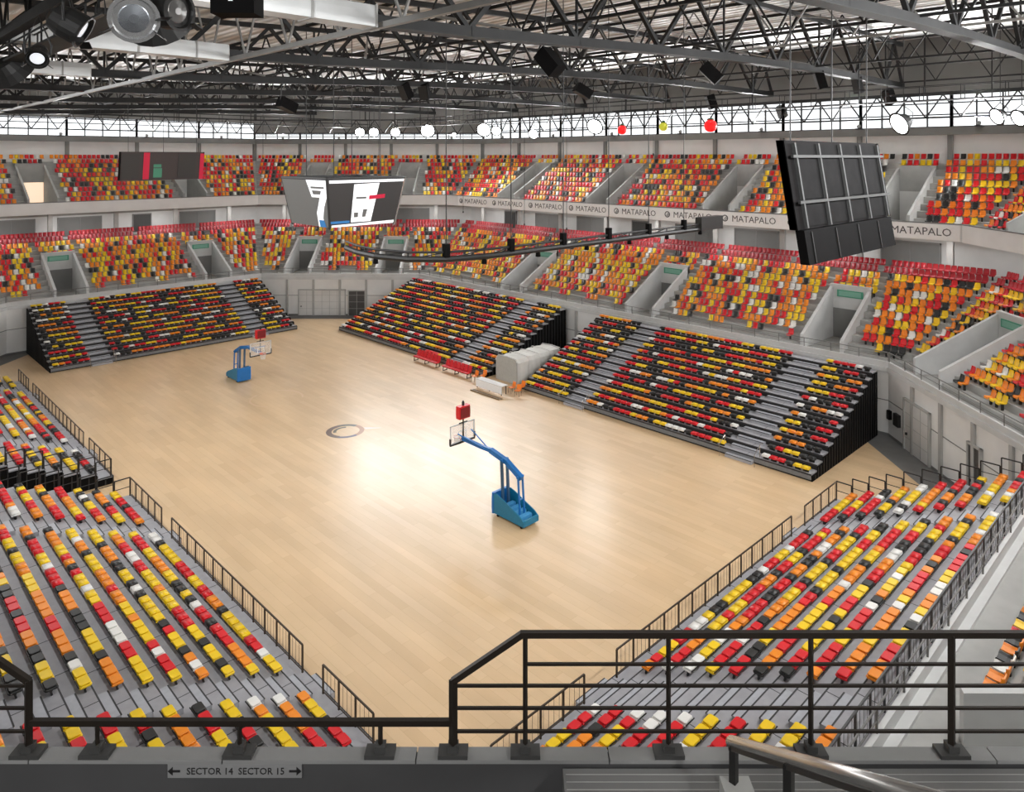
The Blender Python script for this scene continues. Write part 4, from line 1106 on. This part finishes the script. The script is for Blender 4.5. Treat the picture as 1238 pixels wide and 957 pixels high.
# ------------------------------------------------------------------ lamps
def atd(px, py, d):
    r = (px - CXP) / FPX * d; x, y = cw(r, d); return (x, y, EYE - (py - HYP) * d / FPX)
AIM = np.array((27.0, 44.4, 0.0))
def floodlight(pos, label, power, size=.5, aim=None, twin=1, lens=LAMP, body=DKMET, group='floodlights under the roof', spread=128, light=True):
    pos = np.array(pos, float); aim = AIM if aim is None else np.array(aim, float); d = aim - pos; d /= np.linalg.norm(d)
    T = thing('floodlight', label, 'floodlight', tuple(pos), group)
    mb = MB(); mb.lathe(pos - d * size * .9, [(size * .35, 0), (size * .55, size * .1), (size * .75, size * .5), (size * 1.0, size * .85), (size * 1.04, size * .9), (size * .94, size * .9)], 18, d); hs = mb.build('housing', body, T)
    mb = MB(); mb.lathe(pos - d * .02, [(size * .93, 0), (size * .7, size * .06), (size * .3, size * .1)], 18, d); mb.build('lens', lens, T)
    t = np.cross(d, (0, 0, 1.)); t /= np.linalg.norm(t); c = pos - d * size * .45
    mb = MB(); top = c + np.array((0, 0, size * 1.35)); mb.tube([c + t * size * 1.0, c + t * size * 1.05 + np.array((0, 0, size * .7)), top, c - t * size * 1.05 + np.array((0, 0, size * .7)), c - t * size * 1.0], .03, 6)
    mb.tube([top, (top[0], top[1], zd(top[0]))], .03, 6); mb.build('yoke', DKMET, T)
    if light:
        L = bpy.data.lights.new('flood', 'AREA'); L.shape = 'DISK'; L.size = size * 1.7; L.energy = power; L.spread = math.radians(spread); L.color = (.97, .985, 1)
        lo = bpy.data.objects.new('flood_light', L); C.objects.link(lo); lo.parent = T
        lo.location = tuple(d * size * .14); lo.rotation_euler = Vector(d).to_track_quat('-Z', 'Y').to_euler()
    return T
POW = 470
LENSU = mat('fill_uplight_lens', (250, 250, 250), .3, var=0, emit=(250, 250, 250), estr=3)
far = [(435, 160, 96), (452, 160, 96), (478, 160, 97), (517, 158, 98), (549, 163, 98), (585, 157, 97), (600, 158, 96), (645, 162, 93), (719, 153, 84), (1087, 150, 60), (1205, 141, 56), (1231, 143, 55)]
far_l = ['leftmost lit floodlight in the row under the far roof edge', 'second lit floodlight from the left under the far roof edge', 'third lit floodlight from the left under the far roof edge', 'large lit floodlight under the far roof edge, above the far corner',
         'small lit floodlight between two large ones under the far roof edge', 'left one of the close pair of lit floodlights above far corner', 'right one of the close pair of lit floodlights above far corner', 'low lit floodlight left of the tall bright one, far right corner',
         'tall bright floodlight left of the red lanterns', 'bright floodlight above the large black hanging screen', 'lit floodlight high at the right edge of the hall', 'rightmost lit floodlight at the right edge of the hall']
for (px, py, d), lab in zip(far, far_l):
    big = lab.startswith(('large', 'tall', 'bright', 'left one'))
    floodlight(atd(px, py, d), lab, POW * (.9 if big else .55), 1.0 if big else (.4 if lab.startswith('small') else .7))
off = [((6, y, 22.2), 'added floodlight over the left catwalk, %s of four' % w) for y, w in ((18, 'nearest'), (34, 'second'), (50, 'third'), (66, 'farthest'))] + [((x, 1.5, 22.2), 'added floodlight over the near end terrace, %s of four' % w) for x, w in ((22, 'leftmost'), (34, 'second'), (46, 'third'), (58, 'rightmost'))]
for p, lab in off: floodlight(p, lab, POW * 1.75, .8, group='floodlights added beside and behind the lens')  # extra floodlights mirroring the far row, added to light the stands
for (x, y, z, lab) in ((-9, 4, 22.0, 'floodlight on the rear of the near balcony, unseen added left one'), (4, -9, 22.0, 'floodlight on the rear of the near balcony, unseen added right one'), (-6, -6, 22.3, 'floodlight on the rear of the near balcony, unseen added middle one')):
    floodlight((x, y, z), lab, POW * .6, .5, aim=(20, 24, 6), group='floodlights added beside and behind the lens')  # unseen floodlights added to brighten the near parapet and stands
# uplights on the ring beam, added to brighten the roof deck
for n in VIS:
    sd = SD[n]; a, b = sd.span(OW - 1.0); L = b - a; k = max(1, round(L / 9.0))
    for i in range(k):
        t = a + L * (i + .5) / k; c = np.array(sd.P(t, OW - 1.0, 21.75))
        T = thing('uplight', 'added grey uplight on the ring beam, %s from the right on the %s side' % (ordn(i + 1), n.replace('_', ' ')), 'uplight', tuple(c), 'added uplights on the ring beam')
        mb = MB(); sd.seg(mb, t - .28, t + .28, OW - 1.15, OW - .55, 21.5, 21.62); mb.build('bracket', DKMET, T)
        dr = np.array((-sd.n[0] * .75, -sd.n[1] * .75, .55)); dr /= np.linalg.norm(dr)
        mb = MB(); mb.lathe(c - dr * .12, [(.1, 0), (.16, .08), (.2, .22), (.17, .22)], 12, dr); mb.build('housing', BEAMG, T)
        mb = MB(); mb.lathe(c + dr * .08, [(.16, 0), (.12, .015)], 12, dr); mb.build('lens', LENSU, T)
        Lt = bpy.data.lights.new('uplight', 'AREA'); Lt.shape = 'DISK'; Lt.size = .3; Lt.energy = 1000; Lt.spread = math.radians(120)
        lo = bpy.data.objects.new('fill_uplight_lamp', Lt); C.objects.link(lo); lo.parent = T; lo.location = tuple(dr * .11); lo.rotation_euler = Vector(dr).to_track_quat('-Z', 'Y').to_euler()
# lamp bar at upper left
T = thing('lamp_bar', 'dark lamp bar hung under the roof at the upper left corner', 'lamp bar', atd(100, -12, 10.4), 'lamp bars')
mb = MB(); mb.tube([atd(-140, -14, 10.5), atd(330, -14, 10.5)], .05, 8); mb.build('bar', DKMET, T)
for px in (-100, 120, 320):
    p = atd(px, -14, 10.5); mb = MB(); mb.tube([p, (p[0], p[1], zd(p[0]))], .03, 6); mb.build('hanger', DKMET, T)
def can(px, py, d, R, L, dirn, label, body, face, lit=0):
    p = np.array(atd(px, py, d)); dn = np.array(dirn, float); dn /= np.linalg.norm(dn)
    T = thing('spotlight', label, 'spotlight', tuple(p), 'spotlights at the upper left')
    mb = MB(); mb.lathe(p - dn * L / 2, [(R * .45, 0), (R * .8, L * .12), (R, L * .45), (R, L * .92), (R * 1.08, L), (R * .92, L), (R * .85, L * .9)], 22, dn); mb.build('housing', body, T, smooth=False)
    mb = MB(); mb.lathe(p + dn * L * .34, [(R * .9, 0), (R * .6, L * .07), (R * .2, L * .1)], 22, dn); mb.build('lens', face, T)
    t = np.cross(dn, (0, 0, 1.)); t /= np.linalg.norm(t)
    mb = MB(); topz = atd(px, -14, 10.5)[2]; mb.tube([p + t * R * 1.05, p + t * R * 1.15 + np.array((0, 0, R)), (p[0], p[1], topz), p - t * R * 1.15 + np.array((0, 0, R)), p - t * R * 1.05], .02, 6); mb.build('yoke', DKMET, T)
    for k in range(3):
        mb = MB(); a = 2 * pi * k / 3 + .5; e = np.cross(dn, t); q_ = t * math.cos(a) + e * math.sin(a); mb.beam(p + dn * L * .5 + q_ * R, p + dn * L * .62 + q_ * R * 1.5, R * .7, .012); mb.build('barn_door', DKMET, T)
def rvec(r, d, z): x, y = cw(r, d); return (x, y, z)
LENSW = mat('lens_white', (236, 238, 240), .15, var=0, emit=(240, 244, 250), estr=.5)
can(82, 28, 10.5, .24, .5, rvec(.9, .3, -.55), 'dark spotlight with white lens, left one at the upper left corner', DKMET, LENSW)
can(160, 20, 10.3, .31, .5, rvec(.45, -.7, -.25), 'large silver spotlight facing the viewer at the upper left', SILVER, mat('reflector', (186, 191, 198), .22, .9, var=.02))
can(203, 13, 10.6, .27, .46, rvec(.9, -.35, -.1), 'round dark spotlight to the right of the silver one', DKMET, mat('lens_dark', (120, 118, 116), .2, .4, var=.02))
can(46, 66, 12.5, .17, .34, rvec(.3, -.6, -.5), 'small dark spotlight low at the left edge of the roof', DKMET, LENSW)
p = atd(287, 2, 10.5); T = thing('control_box', 'black control box on the lamp bar right of the spotlights', 'control box', p)
mb = MB(); c = np.array((619 - 287,)); pad = .3
x0 = np.array(p); ex = np.array(rvec(1, 0, 0)); ey = np.array(rvec(0, 1, 0)); ez = np.array((0, 0, 1.))
def obox(mb, c, a, b, h): return mb.hexa([c - ex * a - ey * b - ez * h, c + ex * a - ey * b - ez * h, c + ex * a + ey * b - ez * h, c - ex * a + ey * b - ez * h, c - ex * a - ey * b + ez * h, c + ex * a - ey * b + ez * h, c + ex * a + ey * b + ez * h, c - ex * a + ey * b + ez * h])
obox(mb, x0, .31, .2, .2).build('case', BLACK, T)
mb = MB(); obox(mb, x0 - ex * .02 - ey * .205, .03, .01, .03).build('indicator', LENSW, T)
mb = MB(); mb.tube([x0 + ez * .2, (p[0], p[1], atd(0, -14, 10.5)[2] + .04)], .03, 6); mb.build('bracket', DKMET, T)


# strip lights under the balcony, added to brighten the dark concourse
for n in VIS:
    sd = SD[n]; a, b = sd.span(10.0); L = b - a; k = max(1, round(L / 9.0))
    for i in range(k):
        t = a + L * (i + .5) / k; c = sd.P(t, 9.6, 12.8)
        T = thing('fill_strip_light', 'added strip light under the balcony, %s from the right on the %s side' % (ordn(i + 1), n.replace('_', ' ')), 'strip light', c, 'added strip lights over the concourse')
        mb = MB(); sd.seg(mb, t - 2.0, t + 2.0, 9.5, 9.7, 12.72, 12.86); mb.build('housing', DOORW, T)
        mb = MB(); sd.seg(mb, t - 1.95, t + 1.95, 9.53, 9.67, 12.69, 12.72); mb.build('tube', mat('fill_strip_lens', (255, 255, 255), .4, var=0, emit=(250, 250, 248), estr=4), T)
        Lt = bpy.data.lights.new('strip', 'AREA'); Lt.shape = 'RECTANGLE'; Lt.size = 3.9; Lt.size_y = .16; Lt.energy = 110; Lt.color = (.98, .99, 1)
        lo = bpy.data.objects.new('fill_strip_lamp', Lt); C.objects.link(lo); lo.parent = T; lo.location = (0, 0, -.13); lo.rotation_euler = (0, 0, math.atan2(sd.t[1], sd.t[0]))

# black loudspeakers below the trusses
def aty(px, py, Y):
    k = (px - CXP) / FPX; d = Y / (-k * CS + SN); return atd(px, py, d)
spk = [(665, 75, 22, 'tall black loudspeaker below the second roof truss, left one'), (860, 88, 22, 'black loudspeaker below the second roof truss, above the red lantern'), (705, 110, 34, 'tilted black loudspeaker below the third roof truss'),
       (347, 127, 46, 'tilted black loudspeaker high above the centre scoreboard'), (490, 110, 46, 'left one of a pair of black loudspeakers near mid-roof'), (513, 110, 46, 'right one of a pair of black loudspeakers near mid-roof'),
       (992, 97, 22, 'narrow black loudspeaker above the black hanging screen, left one'), (1037, 103, 22, 'narrow black loudspeaker above the black hanging screen, right one'), (860, 123, 34, 'black loudspeaker hung just above the larger red lantern'),
       (945, 135, 34, 'tilted black loudspeaker above the upper left corner of black screen'), (1075, 117, 22, 'small black loudspeaker above the right edge of black screen')]
for i, (px, py, Y, lab) in enumerate(spk):
    p = np.array(aty(px, py, Y)); T = thing('loudspeaker', lab, 'loudspeaker', tuple(p), 'loudspeakers under the roof')
    d = AIM + np.array((random.uniform(-14, 14), random.uniform(-14, 14), 0)) - p; d[2] *= .5 + .5 * ('tilted' in lab); d /= np.linalg.norm(d); t = np.cross(d, (0, 0, 1.)); t /= np.linalg.norm(t); u = np.cross(t, d)
    w, h, dp = (.26, .62, .3) if 'narrow' in lab else (.36, .62, .34)
    def ob(mb, c, a, b, e): return mb.hexa([c - t * a - d * b - u * e, c + t * a - d * b - u * e, c + t * a + d * b - u * e, c - t * a + d * b - u * e, c - t * a - d * b + u * e, c + t * a - d * b + u * e, c + t * a + d * b + u * e, c - t * a + d * b + u * e])
    ob(MB(), p, w, dp, h).build('cabinet', BLACK, T); ob(MB(), p + d * (dp + .015), w * .88, .015, h * .92).build('grille', DKMET, T)
    mb = MB(); mb.tube([p + u * h * .9, (p[0], p[1], zd(p[0]))], .03, 6); mb.build('hanger', DKMET, T)
# coloured lanterns
for px, py, d, R, m_, lab in ((752, 157, 78, .5, LANR, 'smaller red hanging lantern beside the tall bright floodlight'), (802, 153, 76, .46, LANY, 'yellow hanging lantern between the two red ones'), (859, 152, 70, .62, LANR, 'larger red hanging lantern left of the black screen')):
    p = np.array(atd(px, py, d)); T = thing('hanging_lantern', lab, 'lantern', tuple(p), 'coloured lanterns under the roof')
    mb = MB(); pr = [(R * math.sin(pi * k / 10) * (1.0 if k % 2 else .96), -R * math.cos(pi * k / 10)) for k in range(1, 10)]; mb.lathe(p, pr, 18); mb.build('shade', m_, T)
    mb = MB(); mb.lathe(p + np.array((0, 0, R * .9)), [(R * .5, 0), (R * .6, .08), (R * .2, .2)], 12); mb.build('cap', LEAFG, T)
    mb = MB(); mb.tube([p + np.array((0, 0, R)), (p[0], p[1], zd(p[0]))], .03, 6); mb.build('cord', DKMET, T)
# thin suspension rods from the roof
for i, (px, yb, Y) in enumerate([(458, 300, 60), (560, 255, 60), (634, 270, 52), (685, 275, 40), (790, 185, 34), (318, 190, 70)]):
    a = np.array(aty(px, yb, Y)); mb = MB(); mb.tube([a, (a[0], a[1], zd(a[0]))], .022, 5); mb.lathe(a - np.array((0, 0, .2)), [(.05, 0), (.09, .06), (.05, .2)], 8)
    o = mb.build('suspension_cable', DKMET); tag(o, '%s thin black suspension cable from the left, hanging from the roof' % ordn(i + 1 if i < 5 else 6), 'cable', 'suspension cables')

# ------------------------------------------------------------------ daylight, camera, colour
w = bpy.data.worlds.new('daylight'); sc.world = w; w.use_nodes = True
bg = w.node_tree.nodes['Background']; bg.inputs[0].default_value = (.93, .97, 1.0, 1); bg.inputs[1].default_value = 1.5
cam = bpy.data.cameras.new('camera'); co = bpy.data.objects.new('camera', cam); C.objects.link(co)
cam.sensor_fit = 'HORIZONTAL'; cam.sensor_width = 36; cam.lens = FPX / 1238 * 36
cam.shift_x = 0; cam.shift_y = -(478.5 - HYP) / 1238; cam.clip_start = .1; cam.clip_end = 400
co.location = (0, 0, EYE); co.rotation_euler = (pi / 2, 0, math.atan2(SN, CS) - pi / 2)
sc.camera = co
vs = sc.view_settings; vs.view_transform = 'Standard'; vs.look = 'None'; vs.gamma = 1; vs.use_curve_mapping = False; vs.exposure = 0.36
